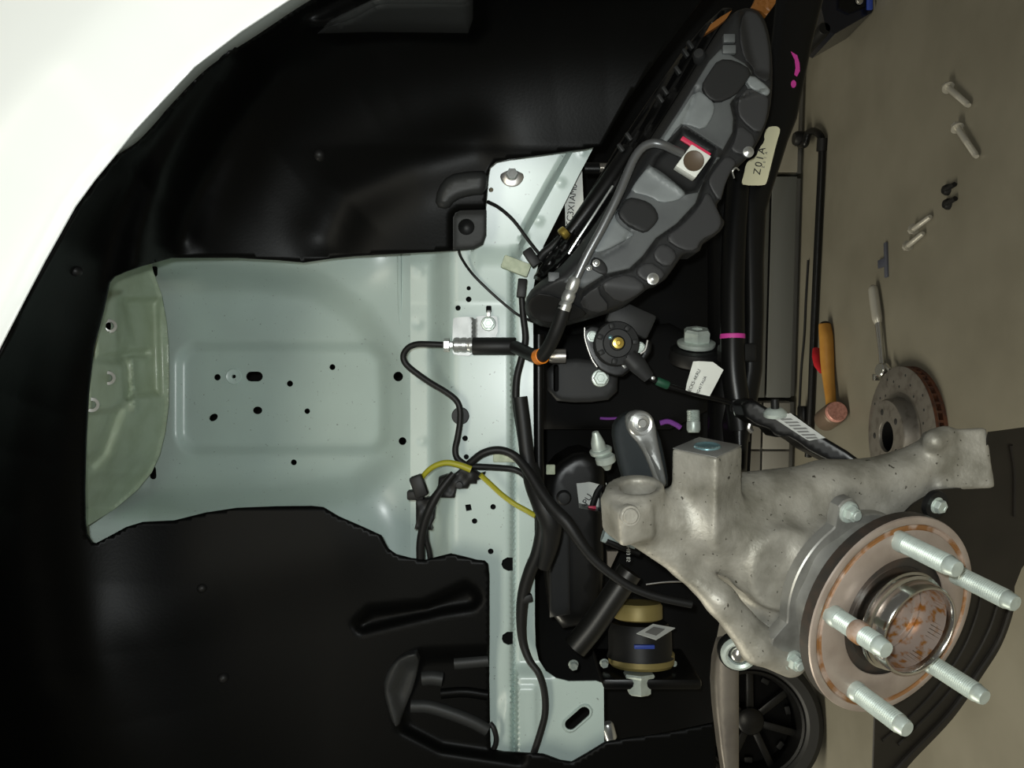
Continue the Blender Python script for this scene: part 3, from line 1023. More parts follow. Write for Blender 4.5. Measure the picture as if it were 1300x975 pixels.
put('bore_floor', lathe([(.0216, -.0150), (.012, -.0150), (.010, -.0135), (0, -.0135)], HC, HN, 40), M['bore'], pil)
rot0 = hubpolar(1141, 686, 0.0)[1]
for k in range(5):
    w = rot0 + 2 * math.pi * k / 5
    c = HC + (a * math.cos(w) + b * math.sin(w)) * .057
    prof = [(0, -.012), (.0062, -.012), (.0070, .0), (.0070, .0045), (.0062, .0062)] + thread(.0066, .0062, .0405, .0015, .0007) + [(.0058, .041), (.0056, .0435), (.0050, .0450), (0, .0452)]
    so = put('stud', lathe(prof, c, HN, 20), M['zinc'], HB, angle=60)
    if k in (1, 4):
        pass
# a grease ring on the stud nearest the casting
best = None
for k in range(5):
    w = rot0 + 2 * math.pi * k / 5
    c = HC + (a * math.cos(w) + b * math.sin(w)) * .057
    u = 650 - (c.z - H) / c.y * F
    if best is None or u < best[0]:
        best = (u, c)
put('grease_ring', lathe([(.0066, .0190), (.0073, .0200), (.0074, .0235), (.0073, .0265), (.0066, .0275)], best[1], HN, 20), M['rustbeige'], HB)

# ================================================================== dust shield
SH = thing('brake_dust_shield', 'brown black sheet metal brake dust shield behind the hub', 'dust shield', HC - HN * .03)
off = -.036
sp0 = HC + HN * off
outl = [(1256, 549), (1340, 538), (1345, 620), (1320, 690), (1297, 722), (1288, 745), (1287, 775), (1272, 818), (1248, 857), (1210, 912), (1160, 965), (1140, 990), (1108, 990), (1111, 905), (1060, 860), (1040, 800), (1060, 740), (1110, 690), (1160, 640), (1190, 622), (1240, 618)]
def shield_ring(pl, h, m, name, parent, thick):
    V, Fc = prism([WP(u, v, HC + HN * h, HN) for u, v in pl], -HN, thick)
    return mk(name, V, Fc, m, parent, smooth=False)
pl = outl[:6] + catmull([Vector((p[0], p[1], 0)) for p in outl[5:13]], 6)[1:-1]
pl = outl[:5] + [(p.x, p.y) for p in catmull([Vector((p[0], p[1], 0)) for p in outl[5:12]], 5)] + outl[12:]
shield_ring(pl, off, M['shield'], 'plate', SH, .0014)
def strip(pts, r, m, name, h, flat=1.0):
    put(name, tube([WP(u, v, HC + HN * h, HN) for u, v in pts], r, 8, 8, flat), m, SH)
strip([(1283, 770), (1268, 812), (1244, 850), (1205, 905), (1150, 962), (1130, 985)], .0022, M['shield'], 'rolled_edge', off + .001)
strip([(1248, 742), (1240, 780), (1222, 825), (1192, 870), (1160, 905), (1120, 940)], .0014, M['shield'], 'pressed_bead', off + .0002)
strip([(1269, 758), (1255, 800), (1230, 845), (1190, 895), (1140, 945)], .0016, M['shield'], 'pressed_bead', off + .0002)
strip([(1283, 565), (1288, 600), (1288, 655)], .0016, M['shield'], 'pressed_bead', off + .0004)
c = on_hub(1186, 640, off + .014)
put('rubber_washer', lathe([(.0055, -.002), (.0100, -.002), (.0105, 0), (.0100, .0025), (.0055, .0025)], c, HN, 28), M['rubber'], SH)
put('bolt', hexbolt(c + HN * .001, HN, .0050, .0065, 1.25, .3), M['zinc'], SH)
# ================================================================== brake hose with its bracket and hard line
BH = thing('brake_hose', 'brake hose with steel pipe, orange band and white-edged end block', 'brake hose', W(690, 400, .68))
def T(name, pts, r, m, par, seg=12, n=6, **k):
    return put(name, tube([W(*p) for p in pts], r, seg, n, **k), m, par)
T('steel_pipe', [(866, 195, .648), (855, 190, .645), (842, 184, .64), (828, 182, .64), (815, 188, .64), (804, 203, .64), (794, 226, .64), (783, 252, .64), (764, 290, .642), (745, 325, .645), (731, 355, .648)], .0035, M['pipe'], BH, 14)
cr = Vector(W(716, 392, .652) - W(731, 352, .648))
put('crimp_sleeve', lathe([(0, 0), (.0042, 0), (.0052, .002), (.0052, .0105), (.0045, .0120), (.0050, .0135), (.0054, .0145), (.0054, .0195), (.0046, .021), (.0051, .0225), (.0054, .0235), (.0054, .028), (0, .028)], W(731, 352, .648), cr, 24), M['alu'], BH)
T('rubber_hose', [(717, 388, .652), (711, 408, .656), (703, 428, .662), (695, 443, .672), (686, 452.5, .685), (672, 449, .702), (655, 441, .722), (645, 439, .728)], .0058, M['rubber'], BH, 16)
put('orange_band', lathe([(.0058, -.0042), (.0068, -.0038), (.0068, .0038), (.0058, .0042)], W(686, 452.5, .685), W(679, 451, .694) - W(692, 447, .677), 24), M['orange'], BH)
hx = (W(600, 438, .729) - W(650, 438, .729)).normalized()
put('hose_grip', lathe([(0, 0), (.0076, 0), (.0080, .001), (.0080, .0385), (.0074, .0395), (0, .0395)], W(655, 439.5, .728), hx, 28), M['rubber'], BH)
put('end_fitting', lathe([(0, 0), (.0064, 0), (.0068, .0006), (.0068, .004), (.0062, .0048), (.0062, .0060), (.0068, .0066), (.0068, .0105), (.0062, .0112), (.0062, .0125), (.0068, .013), (.0068, .017), (.005, .0185), (0, .0185)], W(601, 438, .729), hx, 28), M['alu'], BH)
put('union_nut', lathe([(0, 0), (.0030, 0), (.0034, .001), (.0034, .0035), (.0062, .0040), (.0062, .0085), (.0052, .0095), (0, .0095)], W(576, 438, .729), hx, 6), M['alu'], BH, angle=25)
br = sheet('bracket', smoothpoly([(575, 405), (577, 403), (599, 402), (604, 406), (605, 401), (629, 401), (632, 404), (632, 428), (620, 432), (605, 428), (602, 452), (577, 451), (574, 446)], 1), lambda u, v: .7405 - .0075 * sstep((604 - u) / 5.0), M['bracket'], BH, step=3, thick=.0012)
put('bolt', hexbolt(W(620, 411, .7395), (0, -1, 0), .0056, .006, 1.22, .3), M['zinc'], BH)
put('hook', box(W(620.5, 398, .739), ((1, 0, 0), (0, 1, 0), (0, 0, 1)), (.003, .0008, .0018), .0005), M['alu'], BH)
T('hard_line', [(566, 438, .729), (545, 437, .729), (530, 437, .731), (519, 441, .733), (512.5, 450, .735), (514, 460, .736), (524, 470, .736), (545, 485, .735), (565, 497, .733), (578, 507, .732), (583.5, 518, .732), (584, 535, .732), (581, 555, .732), (578, 570, .732), (580, 581, .731), (588, 588, .730), (597, 592, .729)], .0029, M['rubber'], BH, 12)
# square end block lying in the well of the duct
e1 = (W(901, 200, .66) - W(876, 184.6, .66)).normalized()
bc_ = (W(876, 184.6, .652) + W(901, 200, .652) + W(881, 231, .652) + W(856, 212, .652)) / 4
e2 = (W(856, 212, .66) - W(876, 184.6, .66)).normalized()
e3 = e1.cross(e2).normalized()
blk = put('end_block', box(bc_, (e1, e2, e3), (.0093, .0108, .006), .0008), M['paper'], BH)
put('port', lathe([(0, .0005), (.0070, .0005), (.0080, .0012), (.0084, .0004), (.0084, -.001)], bc_ + (e3 if e3.y < 0 else -e3) * .0062, e3 if e3.y < 0 else -e3, 32), mat('brown_seal', (.10, .07, .045), .5), blk)
put('marker_strip', box((W(865, 175, .648) + W(901, 198, .648)) / 2, (e1, e2, e3), (.0135, .0019, .0012), .0006), M['red'], blk)

# ================================================================== wiring on the rail
HW = thing('wiring_harness', 'black wiring harness with yellow sleeves clipped to the pale rail', 'wiring', W(640, 640, .72))
T('trunk_cable', [(662, 372, .728), (664, 400, .730), (667, 430, .732), (662, 455, .733), (656, 480, .734), (655, 510, .733), (660, 545, .731), (666, 580, .729), (673, 610, .727), (682, 640, .725), (688, 668, .725), (683, 700, .727), (673, 725, .730), (665, 752, .733), (662, 785, .735), (664, 815, .736), (672, 838, .733), (684, 855, .730), (691, 878, .730), (692, 905, .730), (686, 930, .730), (677, 958, .730)], [.0029, .003, .0032, .0034, .0034, .0038, .005, .0062, .006, .0055, .004, .0032, .0032, .0032, .0032], M['rubber'], HW)
T('tape_wrap', [(660, 504, .7295), (664, 535, .7285), (668, 570, .727), (672, 598, .726)], .0066, M['rubber'], HW, 12, 4, flat=.8)
put('connector', box(W(662.5, 366, .722), (Vector((1, 0, -.1)).normalized(), (0, 1, 0), Vector((.1, 0, 1)).normalized()), (.0085, .004, .0042), .0012), M['rubber'], HW)
put('connector', box(W(675, 327, .712), (Vector((.8, 0, .55)).normalized(), (0, 1, 0), Vector((-.55, 0, .8)).normalized()), (.0085, .004, .0045), .0012), M['rubber'], HW)
T('thin_wire', [(619, 256, .700), (634, 264, .707), (652, 280, .712), (670, 304, .714), (684, 322, .712)], .0016, M['rubber'], HW, 8)
T('thin_wire', [(582, 317, .712), (586, 328, .722), (600, 348, .732), (622, 370, .736), (645, 390, .735), (662, 402, .732), (690, 413, .715)], .0013, M['rubber'], HW, 8)
T('sensor_cable', [(590, 594, .725), (600, 585, .722), (612, 576, .719), (627, 571.5, .718), (642, 573, .718), (656, 581, .717), (670, 598, .712), (685, 622, .705), (702, 645, .698), (720, 664, .692), (735, 686, .690), (752, 708, .69), (775, 728, .69), (805, 747, .69), (840, 759, .69), (878, 767, .69)], [.0033, .0035, .0036, .0045, .006, .0045, .0036, .0036], M['rubber'], HW)
T('side_cable', [(590, 592, .724), (610, 592.5, .726), (635, 594, .729), (652, 596, .730), (664, 602, .728), (672, 612, .725)], .0029, M['rubber'], HW)
T('yellow_sleeve', [(533, 612, .727), (540, 601, .722), (551, 592, .719), (566, 587.5, .717), (582, 590, .716), (598, 596, .716)], [.0022, .0024, .0026, .0028, .0032], M['yellow'], HW)
T('yellow_sleeve', [(610, 603, .720), (622, 614, .724), (636, 627, .727), (652, 639, .728), (668, 648, .726), (680, 655, .722)], .0024, M['yellow'], HW)
T('sensor_cable', [(576, 601, .713), (566, 613, .712), (554, 630, .712), (544, 650, .713), (538, 668, .715), (534, 690, .718), (534, 716, .722)], [.0030, .0034, .0040, .0040, .0040, .0038], M['rubber'], HW)
T('side_cable', [(540, 668, .719), (541, 685, .721), (545, 700, .723), (547, 716, .726)], .0026, M['rubber'], HW)
put('connector', box(W(532, 617, .722), (Vector((1, 0, .35)).normalized(), (0, 1, 0), Vector((-.35, 0, 1)).normalized()), (.0100, .006, .0060), .002), M['rubber'], HW)
put('connector', box(W(528, 628, .724), ((1, 0, 0), (0, 1, 0), (0, 0, 1)), (.0042, .006, .0075), .0015), M['rubber'], HW)
hd = sheet('cable_holder', [(557, 606), (566, 603), (577, 602), (586, 594), (600, 596), (610, 602), (616, 600), (613, 607), (605, 610), (605, 614), (597, 614), (594, 620), (579, 620), (577, 632), (557, 632), (553, 640), (551, 660), (547, 668), (549, 673), (526, 672), (528, 664), (528, 634), (545, 632), (553, 622), (556, 616)], lambda u, v: .7195 + .0015 * np.sin(u * .25) * np.sin(v * .2), M['rubber'], HW, step=3, thick=.012, rnd=.002, rad=4)
T('conduit', [(672, 590, .722), (678, 615, .716), (690, 642, .710), (699, 664, .710), (698, 690, .716), (690, 720, .724)], [.0075, .0085, .010, .010, .008, .006], M['rubber'], HW, 14)
put('clip', lathe([(0, .0015), (.003, .001), (.0034, -.001), (0, -.001)], W(583, 616, .717), (0, -1, 0), 12), M['ductd'], HW)
put('clip', box(W(669, 760, .731), (Vector((1, 0, .3)).normalized(), (0, 1, 0), Vector((-.3, 0, 1)).normalized()), (.0035, .003, .005), .001), M['rubber'], HW)
T('lower_cable', [(622, 918, .728), (627, 925, .726), (630, 938, .727), (627, 950, .730), (618, 958, .735)], .0024, M['rubber'], HW)

# ================================================================== grey moulded duct
DU = thing('air_duct', 'large grey moulded plastic air duct beside the black frame bar', 'duct', W(820, 260, .70))
RIDGE = [(938, 16), (912, 58), (880, 112), (846, 165), (812, 220), (778, 275), (748, 318), (716, 350), (690, 366), (670, 382)]
duct_poly = [(960, 11), (970, 22), (977, 45), (981, 80), (980, 125), (974, 155), (962, 182), (946, 205), (930, 214), (921, 232), (917, 250), (908, 262), (916, 276), (921, 283), (912, 297), (893, 307), (887, 322), (868, 322), (862, 330), (852, 345), (842, 358), (826, 363), (808, 378), (790, 390), (765, 398), (742, 405), (715, 412), (692, 413), (674, 404), (666, 390), (669, 374), (684, 358), (706, 344), (736, 312), (765, 270), (800, 216), (834, 163), (868, 110), (900, 56), (922, 22), (942, 10)]
duct_poly = smoothpoly(duct_poly, 1)
WELL = [(866, 163), (908, 188), (900, 210), (884, 240), (872, 244), (828, 213), (834, 200), (850, 187)]
PLATE = [(929, 128), (934, 150), (932, 170), (921, 191), (905, 212), (896, 228), (886, 258), (862, 284), (835, 303), (819, 326), (801, 343), (769, 351), (738, 372)]
def Dduct(u, v):
    d = .664 + .00003 * (u - 800) - .00004 * (v - 200)
    side = (u - np.interp(v, [p[1] for p in RIDGE], [p[0] for p in RIDGE]))
    d = d + .0009 * np.clip(-side, 0, 30)
    d = d + .034 * sstep((v - 350 - (u - 700) * .12) / 62.0)
    d = d + .006 * pad(PLATE + [(760, 460), (1010, 460), (1010, 100)], u, v, 4)
    d = d + .012 * pad([(938, 2), (948, 60), (956, 92), (985, 100), (1000, 20)], u, v, 12)
    d = d + .009 * pad(WELL, u, v, 7)
    d = d - .0025 * line(WELL + WELL[:1], u, v, 5)
    d = d + .003 * line([(765, 324), (793, 308), (802, 291)], u, v, 2.5) + .003 * line([(866, 162), (878, 130), (884, 112)], u, v, 2.5)
    return d
sheet('shell', duct_poly, Dduct, M['ductd'], DU, step=3.4, thick=.03, rnd=.008, rad=7, angle=70)  # dark colour stands in for shade in the gaps between plates
def dat(u, v):
    return float(Dduct(np.array([float(u)]), np.array([float(v)]))[0])
def plate(name, pl, off, m, rnd=.0012, it=1):
    return sheet(name, smoothpoly(pl, it), lambda u, v: Dduct(u, v) - off, m, DU, step=4, thick=.004, rnd=rnd, rad=3)
plate('main_face', [(915, 62), (945, 80), (956, 92), (934, 122), (927, 132), (931, 150), (930, 168), (918, 190), (908, 184), (868, 158), (846, 180), (838, 176), (862, 140), (884, 104), (900, 78)], .003, M['duct'], it=0)
plate('main_face', [(824, 208), (870, 247), (886, 244), (902, 214), (910, 199), (915, 200), (903, 214), (893, 230), (883, 258), (859, 284), (833, 302), (816, 325), (799, 341), (768, 348), (740, 366), (716, 358), (748, 324), (778, 278), (806, 234)], .003, M['duct'], it=0)
plate('face_panel', [(884, 112), (900, 124), (908, 133), (905, 148), (893, 166), (872, 158), (862, 158), (846, 182), (838, 181), (862, 146)], .0055, M['duct_lit'])
plate('face_panel', [(838, 216), (862, 236), (872, 246), (860, 255), (838, 258), (826, 250), (800, 244), (806, 232), (824, 210)], .0055, M['duct_lit'])
plate('face_panel', [(786, 262), (780, 274), (786, 284), (797, 292), (806, 297), (795, 305), (770, 318), (752, 322), (758, 304), (772, 282)], .0055, M['duct_lit'])
plate('rubber_pad', [(890, 109), (900, 92), (912, 75), (933, 76), (956, 90), (946, 106), (934, 121), (911, 131), (897, 124)], .0078, M['ductd'], .002)
plate('rubber_pad', [(797, 250), (815, 253), (829, 260), (837, 275), (832, 285), (820, 296), (808, 292), (796, 286), (784, 273), (787, 262)], .0078, M['ductd'], .002)
# separate darker plates of the lower side, gaps between them
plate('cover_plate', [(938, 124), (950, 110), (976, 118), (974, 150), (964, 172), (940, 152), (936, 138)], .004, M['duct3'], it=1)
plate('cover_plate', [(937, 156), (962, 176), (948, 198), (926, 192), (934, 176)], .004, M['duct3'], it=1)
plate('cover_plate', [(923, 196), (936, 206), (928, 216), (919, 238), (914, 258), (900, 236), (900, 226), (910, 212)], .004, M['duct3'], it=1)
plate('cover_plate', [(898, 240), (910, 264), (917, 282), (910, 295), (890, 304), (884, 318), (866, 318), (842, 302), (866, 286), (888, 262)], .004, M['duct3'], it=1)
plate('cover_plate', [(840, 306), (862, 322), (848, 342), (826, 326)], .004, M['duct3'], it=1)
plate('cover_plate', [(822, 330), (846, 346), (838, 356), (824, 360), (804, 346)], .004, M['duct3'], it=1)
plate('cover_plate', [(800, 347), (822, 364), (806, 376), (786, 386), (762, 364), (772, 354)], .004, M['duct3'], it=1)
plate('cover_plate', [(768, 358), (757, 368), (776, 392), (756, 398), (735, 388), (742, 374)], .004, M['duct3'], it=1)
plate('side_wing', [(944, 14), (958, 14), (968, 26), (975, 50), (978, 82), (976, 106), (958, 96), (956, 84), (944, 74), (938, 46)], .003, M['duct3'])
plate('wing_bar', [(952, 92), (978, 112), (977, 120), (970, 122), (946, 108)], .0055, M['duct_lit'], .002)
plate('end_boot', [(672, 378), (688, 370), (735, 388), (748, 401), (715, 410), (692, 411), (676, 403), (669, 391)], .004, M['rubber'], .002)
plate('flange_tongue', [(752, 326), (762, 328), (770, 336), (772, 346), (766, 350), (748, 340)], .005, M['ductd'])
for (u, v, du, dv) in ((925, 50, 7.5, 5.5), (925, 64, 8.5, 5.5), (703, 352, 7, 6)):
    put('moulded_tab', box(W(u, v, dat(u, v) - .003), ((1, 0, 0), (0, 1, 0), (0, 0, 1)), (dv * .00066, .003, du * .00066), .001), M['duct'], DU)
for (u, v, r) in ((950, 193, .0034), (829, 354, .0036), (748, 340, .0018), (757, 334, .0022)):
    put('screw', lathe([(0, .0022), (r * .6, .002), (r, .0008), (r * 1.35, .0006), (r * 1.35, -.002), (0, -.002)], W(u, v, dat(u, v) - .007), (0, -1, 0), 16), M['alu'], DU)
T('wire_hook', [(938, 216, .668), (934, 213, .664), (930, 218, .664), (932, 226, .668)], .0007, M['alu'], DU, 6)
# black sealing flank along the left side of the duct
FLK = [(930, 10), (905, 50), (872, 105), (838, 158), (804, 212), (768, 268), (738, 308), (708, 340), (688, 354), (678, 350), (700, 316), (728, 276), (756, 232), (782, 188), (812, 144), (842, 100), (868, 62), (896, 30), (918, 10)]
def Dflk(u, v):
    side = u - np.interp(v, [p[1] for p in RIDGE], [p[0] for p in RIDGE])
    return .690 - .0005 * (side + 10) + .003 * np.sin(side * .55)
fk = sheet('seal_flank', FLK, Dflk, M['black'], DU, step=4, thick=.02, rnd=.003, rad=4)
put('flank_knob', lathe([(0, .007), (.004, .0065), (.0055, .004), (.0058, -.004), (0, -.004)], W(888, 72, .682), (.1, -1, .35), 16), M['ductd'], fk)
for (u, v) in ((878, 70), (884, 60), (868, 92), (852, 118), (846, 128), (806, 176), (796, 190)):
    put('flank_clip', box(W(u - 8, v - 2, .684), (Vector((.82, 0, .57)), (0, 1, 0), Vector((-.57, 0, .82))), (.004, .003, .0016), .0008), M['ductd'], fk)

# headlamp reflector behind the liner edge
t = thing('side_marker', 'amber reflector lens showing behind the liner edge', 'reflector lens', W(850, 20, .76))
sheet('lens', [(953, 10), (957, 3), (966, -20), (992, -30), (984, 5), (973, 20), (966, 14)], lambda u, v: .700 + .0008 * np.sin(u * .9), M['amber'], t, step=4, thick=.006)
sheet('lens_wing', [(895, 43), (902, 31), (914, 22), (929, 13), (922, 24), (911, 33)], lambda u, v: .664, M['amber'], t, step=4, thick=.006)

# shiny black hose with brass end and barcode strip left of the duct
t = thing('coolant_hose', 'shiny black hose with brass tip between rail and duct', 'hose', W(745, 265, .72))
T('hose', [(800, 190, .705), (775, 228, .705), (750, 262, .706), (724, 296, .708)], [.008, .0085, .0078, .0062], M['black'], t, 16)
put('brass_tip', lathe([(0, 0), (.0052, 0), (.0056, .001), (.0056, .005), (.0048, .006), (0, .006)], W(719, 293, .706), (W(712, 300, .706) - W(724, 289, .706)), 16), M['brass'], t)
T('bracket_arm', [(712, 303, .712), (700, 314, .714), (690, 322, .715), (684, 330, .715)], .004, M['rubber'], t, 10)
T('trim_line', [(778, 236, .690), (752, 276, .690), (732, 306, .692), (722, 322, .694)], .0011, M['alu'], t, 6)
t = thing('barcode_strip', 'white printed label strip behind the rail bracket', 'label', W(730, 250, .76))
sheet('strip', [(739, 216), (741, 262), (718, 287), (717, 255), (722, 250), (729, 234)], .765, M['paper'], t, step=6, thick=.0006)
text_mesh('print', '5C3X1AM0', .0085, W(726, 260, .7638), W(729, 230, .76) - W(722, 286, .76), (0, 0, 1), M['ink'], t, space=.95)
t = thing('mount_stud', 'dark threaded stud with knurled sleeve above the white label strip', 'stud', W(755, 215, .77))
put('stud', lathe([(0, 0), (.006, 0), (.006, .022), (.0052, .023)] + thread(.0052, .023, .034, .0014, .0006) + [(.004, .0345), (0, .0345)], W(742, 214, .78), W(790, 214, .78) - W(742, 214, .78), 16), M['black'], t)
put('knurl', lathe(thread(.0046, 0, .010, .0012, .0006) + [(.004, .010)], W(761, 213, .776), W(790, 214, .776) - W(742, 214, .776), 16), M['steelr'], t)
# ================================================================== dark running gear behind the knuckle
t = thing('front_subframe', 'black subframe parts with added dark backing sheet behind the knuckle', 'subframe', W(800, 600, 1.0))
sheet('dark_backing', [(655, 100), (790, -50), (1000, -50), (985, 100), (966, 330), (952, 600), (930, 700), (908, 820), (903, 1010), (600, 1010), (640, 700), (655, 400)], lambda u, v: 1.02 + .03 * np.sin(u * .02) * np.cos(v * .016), M['matt'], t, step=16, thick=.03)  # added dark sheet, stands in for the shaded depth behind the parts
sheet('upper_box', [(690, 430), (760, 420), (850, 410), (905, 440), (900, 520), (850, 545), (690, 545)], .93, M['matt'], t, step=14, thick=.05, rnd=.01, rad=14)
sheet('mount_plate', smoothpoly([(694, 458), (745, 453), (785, 470), (783, 506), (740, 512), (696, 508)], 1), .815, M['ductd'], t, holes=[slot(706, 480, 14, 3.5, 1.5708, 6)], step=6, thick=.006, rnd=.004, rad=6)
T('edge_tube', [(684, 425, .77), (684, 480, .77), (684, 560, .77), (685, 640, .77)], .0048, M['black'], t, 12)
put('highlight_bush', lathe([(0, 0), (.006, 0), (.007, .002), (.007, .016), (0, .016)], W(697, 452, .78), (0, .0, -1), 18), M['steelr'], t)
put('tower_tube', tube([W(925, 240, .86), W(925, 400, .86), W(925, 560, .86)], .022, 20), M['black'], t)
T('violet_mark', [(762, 531, .925), (772, 531.5, .923), (784, 531, .925)], .0016, M['violet'], t, 8)
T('violet_mark', [(838, 537, .925), (848, 535, .923), (858, 539, .922), (864, 543, .922)], .0030, M['violet'], t, 8)
T('bright_edge', [(820, 742, .93), (845, 739, .93), (875, 738, .93)], .0012, M['steelr'], t, 8)
t2 = thing('mount_bolt', 'zinc hex bolt on the dark plate below the round sensor', 'bolt', W(762, 480, .80), 'zinc fasteners in the dark running gear')
put('head', hexbolt(W(762, 480, .808), (0, -1, 0), .0075, .008, 1.2, .25), M['zinc'], t2)
# large nut with washer and the stud below it
t2 = thing('strut_nut', 'large grey flanged nut with washer above the white paper tag', 'nut', W(885, 430, .84))
nx = Vector((1, -.35, 0)).normalized()
put('nut', lathe([(0, .0), (.0135, 0), (.0145, .002), (.0145, .0105), (.012, .013), (.006, .013), (.0055, .010), (0, .010)], W(884, 433, .83), nx, 6, (0, -1, .15)), M['zinc'], t2, angle=25)
put('washer', lathe([(0, -.004), (.0185, -.004), (.0195, -.002), (.0195, .0005), (.016, .002), (0, .002)], W(884, 435, .83), nx, 32), M['zinc'], t2)
put('rubber_mount', lathe([(0, -.02), (.026, -.02), (.028, -.016), (.027, -.006), (.022, -.004), (0, -.004)], W(885, 437, .83), nx, 32), M['rubber'], t2)
t2 = thing('link_stud', 'zinc threaded stud hanging under the white paper tag', 'stud', W(880, 533, .80))
put('shank', lathe([(0, 0), (.0062, 0)] + thread(.0066, .0005, .012, .0014, .0006) + [(.0068, .012), (.0068, .019), (.0055, .022), (0, .022)], W(880, 521, .80), (-1, -.1, 0), 18), M['zinc'], t2)

# anti-roll bar and frame bar
t = thing('anti_roll_bar', 'glossy black anti-roll bar with magenta paint band', 'anti-roll bar', W(935, 420, .78))
T('bar', [(942, 150, .80), (936, 240, .79), (932, 300, .785), (930, 360, .78), (930, 425, .775), (931, 470, .772), (936, 510, .77), (940, 545, .77)], .0115, M['black'], t, 20)
put('paint_band', lathe([(.0114, -.0025), (.0119, -.002), (.0119, .002), (.0114, .0025)], W(930, 427, .775), W(930, 420, .775) - W(930, 434, .775), 24), M['pink'], t)
put('clamp', box(W(935, 448, .785), ((1, 0, 0), (0, 1, 0), (0, 0, 1)), (.009, .014, .016), .003), M['rubber'], t)

t = thing('frame_bar', 'long black frame bar with magenta exclamation mark and cream sticker', 'frame bar', W(985, 200, .80))
bar = [(988, -40), (1052, -40), (1045, 0), (1031, 55), (1020, 110), (1012, 150), (1000, 180), (990, 212), (982, 236), (973, 268), (970, 330), (970, 400), (968, 470), (960, 520), (950, 560), (948, 600), (935, 600), (930, 540), (944, 470), (946, 400), (944, 300), (944, 240), (960, 170), (972, 100), (980, 40)]
Dbar = lambda u, v: .800 - .00006 * (v - 250)
sheet('beam', bar, Dbar, M['black'], t, step=8, thick=.04, rnd=.008, rad=9)
sheet('exclamation_mark', [(1004, 65), (1007, 67), (1012, 70), (1015, 80), (1015.5, 90), (1012, 97), (1008.5, 95), (1010, 86), (1009, 76), (1006, 70)], lambda u, v: Dbar(u, v) - .0006, M['pink'], t, step=3, thick=.0008)
sheet('exclamation_dot', circ(1007.5, 106.5, 3.4, 10, 5), lambda u, v: Dbar(u, v) - .0006, M['pink'], t, step=3, thick=.0008)
Dst = lambda u, v: .771 - .00006 * (v - 250)
st = sheet('cream_sticker', smoothpoly([(974, 162), (982, 160), (988, 161), (991, 165), (986, 181), (980, 205), (973.5, 232), (970, 235.5), (944, 235), (941.5, 231), (944.5, 222), (947, 208), (952, 203), (960, 199), (964, 188), (971, 179), (970, 171)], 1), Dst, M['cream'], t, step=5, thick=.0008)
put('sticker_carrier', box(W(964, 205, .790), (Vector((.97, 0, -.22)).normalized(), (0, 1, 0), Vector((.22, 0, .97)).normalized()), (.022, .014, .010), .002), M['black'], t)
text_mesh('sticker_print', 'Z01A', .0098, W(964.4, 204.5, .7728), W(967.4, 192, .78) - W(962, 218, .78), (0, 0, 1), M['ink'], st, space=1.3)
text_mesh('sticker_print', 'Z01A', .0034, W(971, 203, .7728), W(974, 192, .78) - W(968.6, 218, .78), (0, 0, 1), M['inkg'], st, space=2.6)

# ride height sensor
RS = thing('height_sensor', 'round black ride height sensor with brass centre screw', 'sensor', W(785, 435, .74))
put('housing', lathe([(0, .004), (.006, .004), (.007, .006), (.0125, .006), (.0135, .004), (.0195, .003), (.021, 0), (.021, -.014), (0, -.014)], W(783, 436, .735), (0, -1, 0), 36), M['ductd'], RS)
for k in range(7):
    w = 2 * math.pi * k / 7 + .3
    put('lug', box(W(783, 436, .731) + Vector((math.cos(w) * .0165, 0, math.sin(w) * .0165)), (Vector((math.cos(w), 0, math.sin(w))), (0, 1, 0), Vector((-math.sin(w), 0, math.cos(w)))), (.0025, .004, .0022), .0008), M['ductd'], RS)
put('plug_socket', box(W(800, 405, .742), (Vector((.9, 0, -.4)).normalized(), (0, 1, 0), Vector((.4, 0, .9)).normalized()), (.012, .008, .021), .003), M['ductd'], RS)
put('centre_screw', lathe([(0, .002), (.0018, .002), (.0024, .0034), (.0050, .003), (.0056, .001), (.0056, -.003), (0, -.003)], W(784.5, 435.5, .729), (0, -1, 0), 24), M['brass'], RS)
put('paint_dot', lathe([(0, .0008), (.0014, .0006), (.002, 0), (0, 0)], W(775, 428.5, .7285), (0, -1, 0), 10), M['bluebore'], RS)
fl = sheet('mount_flange', smoothpoly([(741, 415), (757, 412), (768, 420), (775, 455), (790, 462), (815, 455), (818, 432), (828, 432), (826, 452), (800, 470), (788, 480), (765, 473), (752, 458), (742, 435)], 1), .745, M['black'], RS, step=6, thick=.003, rnd=.001, rad=3)
for (u, v) in ((752, 427), (812, 441)):
    put('screw', hexbolt(W(u, v, .742), (0, -1, 0), .0042, .004, 1.25, .3), M['zinc'], RS)
T('flange_edge', [(742, 416, .741), (743, 432, .741), (751, 455, .741), (758, 466, .741)], .0008, M['steelr'], RS, 6)
T('flange_edge', [(764, 417, .735), (758, 432, .735), (760, 446, .735), (768, 456, .735)], .0008, M['steelr'], RS, 6)
T('flange_edge', [(822, 432, .741), (819, 444, .741), (813, 449, .741)], .0010, M['steelr'], RS, 6)
put('spring_clip', box(W(791, 463, .738), (Vector((.6, 0, -.8)), (0, 1, 0), Vector((.8, 0, .6))), (.0014, .001, .004), .0005), M['alu'], RS)
T('lever', [(798, 452, .728), (810, 464, .727), (824, 480, .727)], [.0075, .0085, .0055], M['ductd'], RS, 12, flat=.5)
T('link_rod', [(822, 477, .727), (840, 487, .728), (868, 496, .73), (900, 504, .735), (932, 512, .74)], .0026, M['black'], RS, 10)
put('green_tape', lathe([(.0034, -.006), (.004, -.005), (.004, .005), (.0034, .006)], W(841, 486.5, .728), W(868, 496, .73) - W(822, 477, .727), 14), M['green'], RS)
put('ball_stud', lathe([(0, .002), (.0016, .0016), (.002, 0), (0, 0)], W(829, 480, .724), (0, -1, 0), 10), M['alu'], RS)
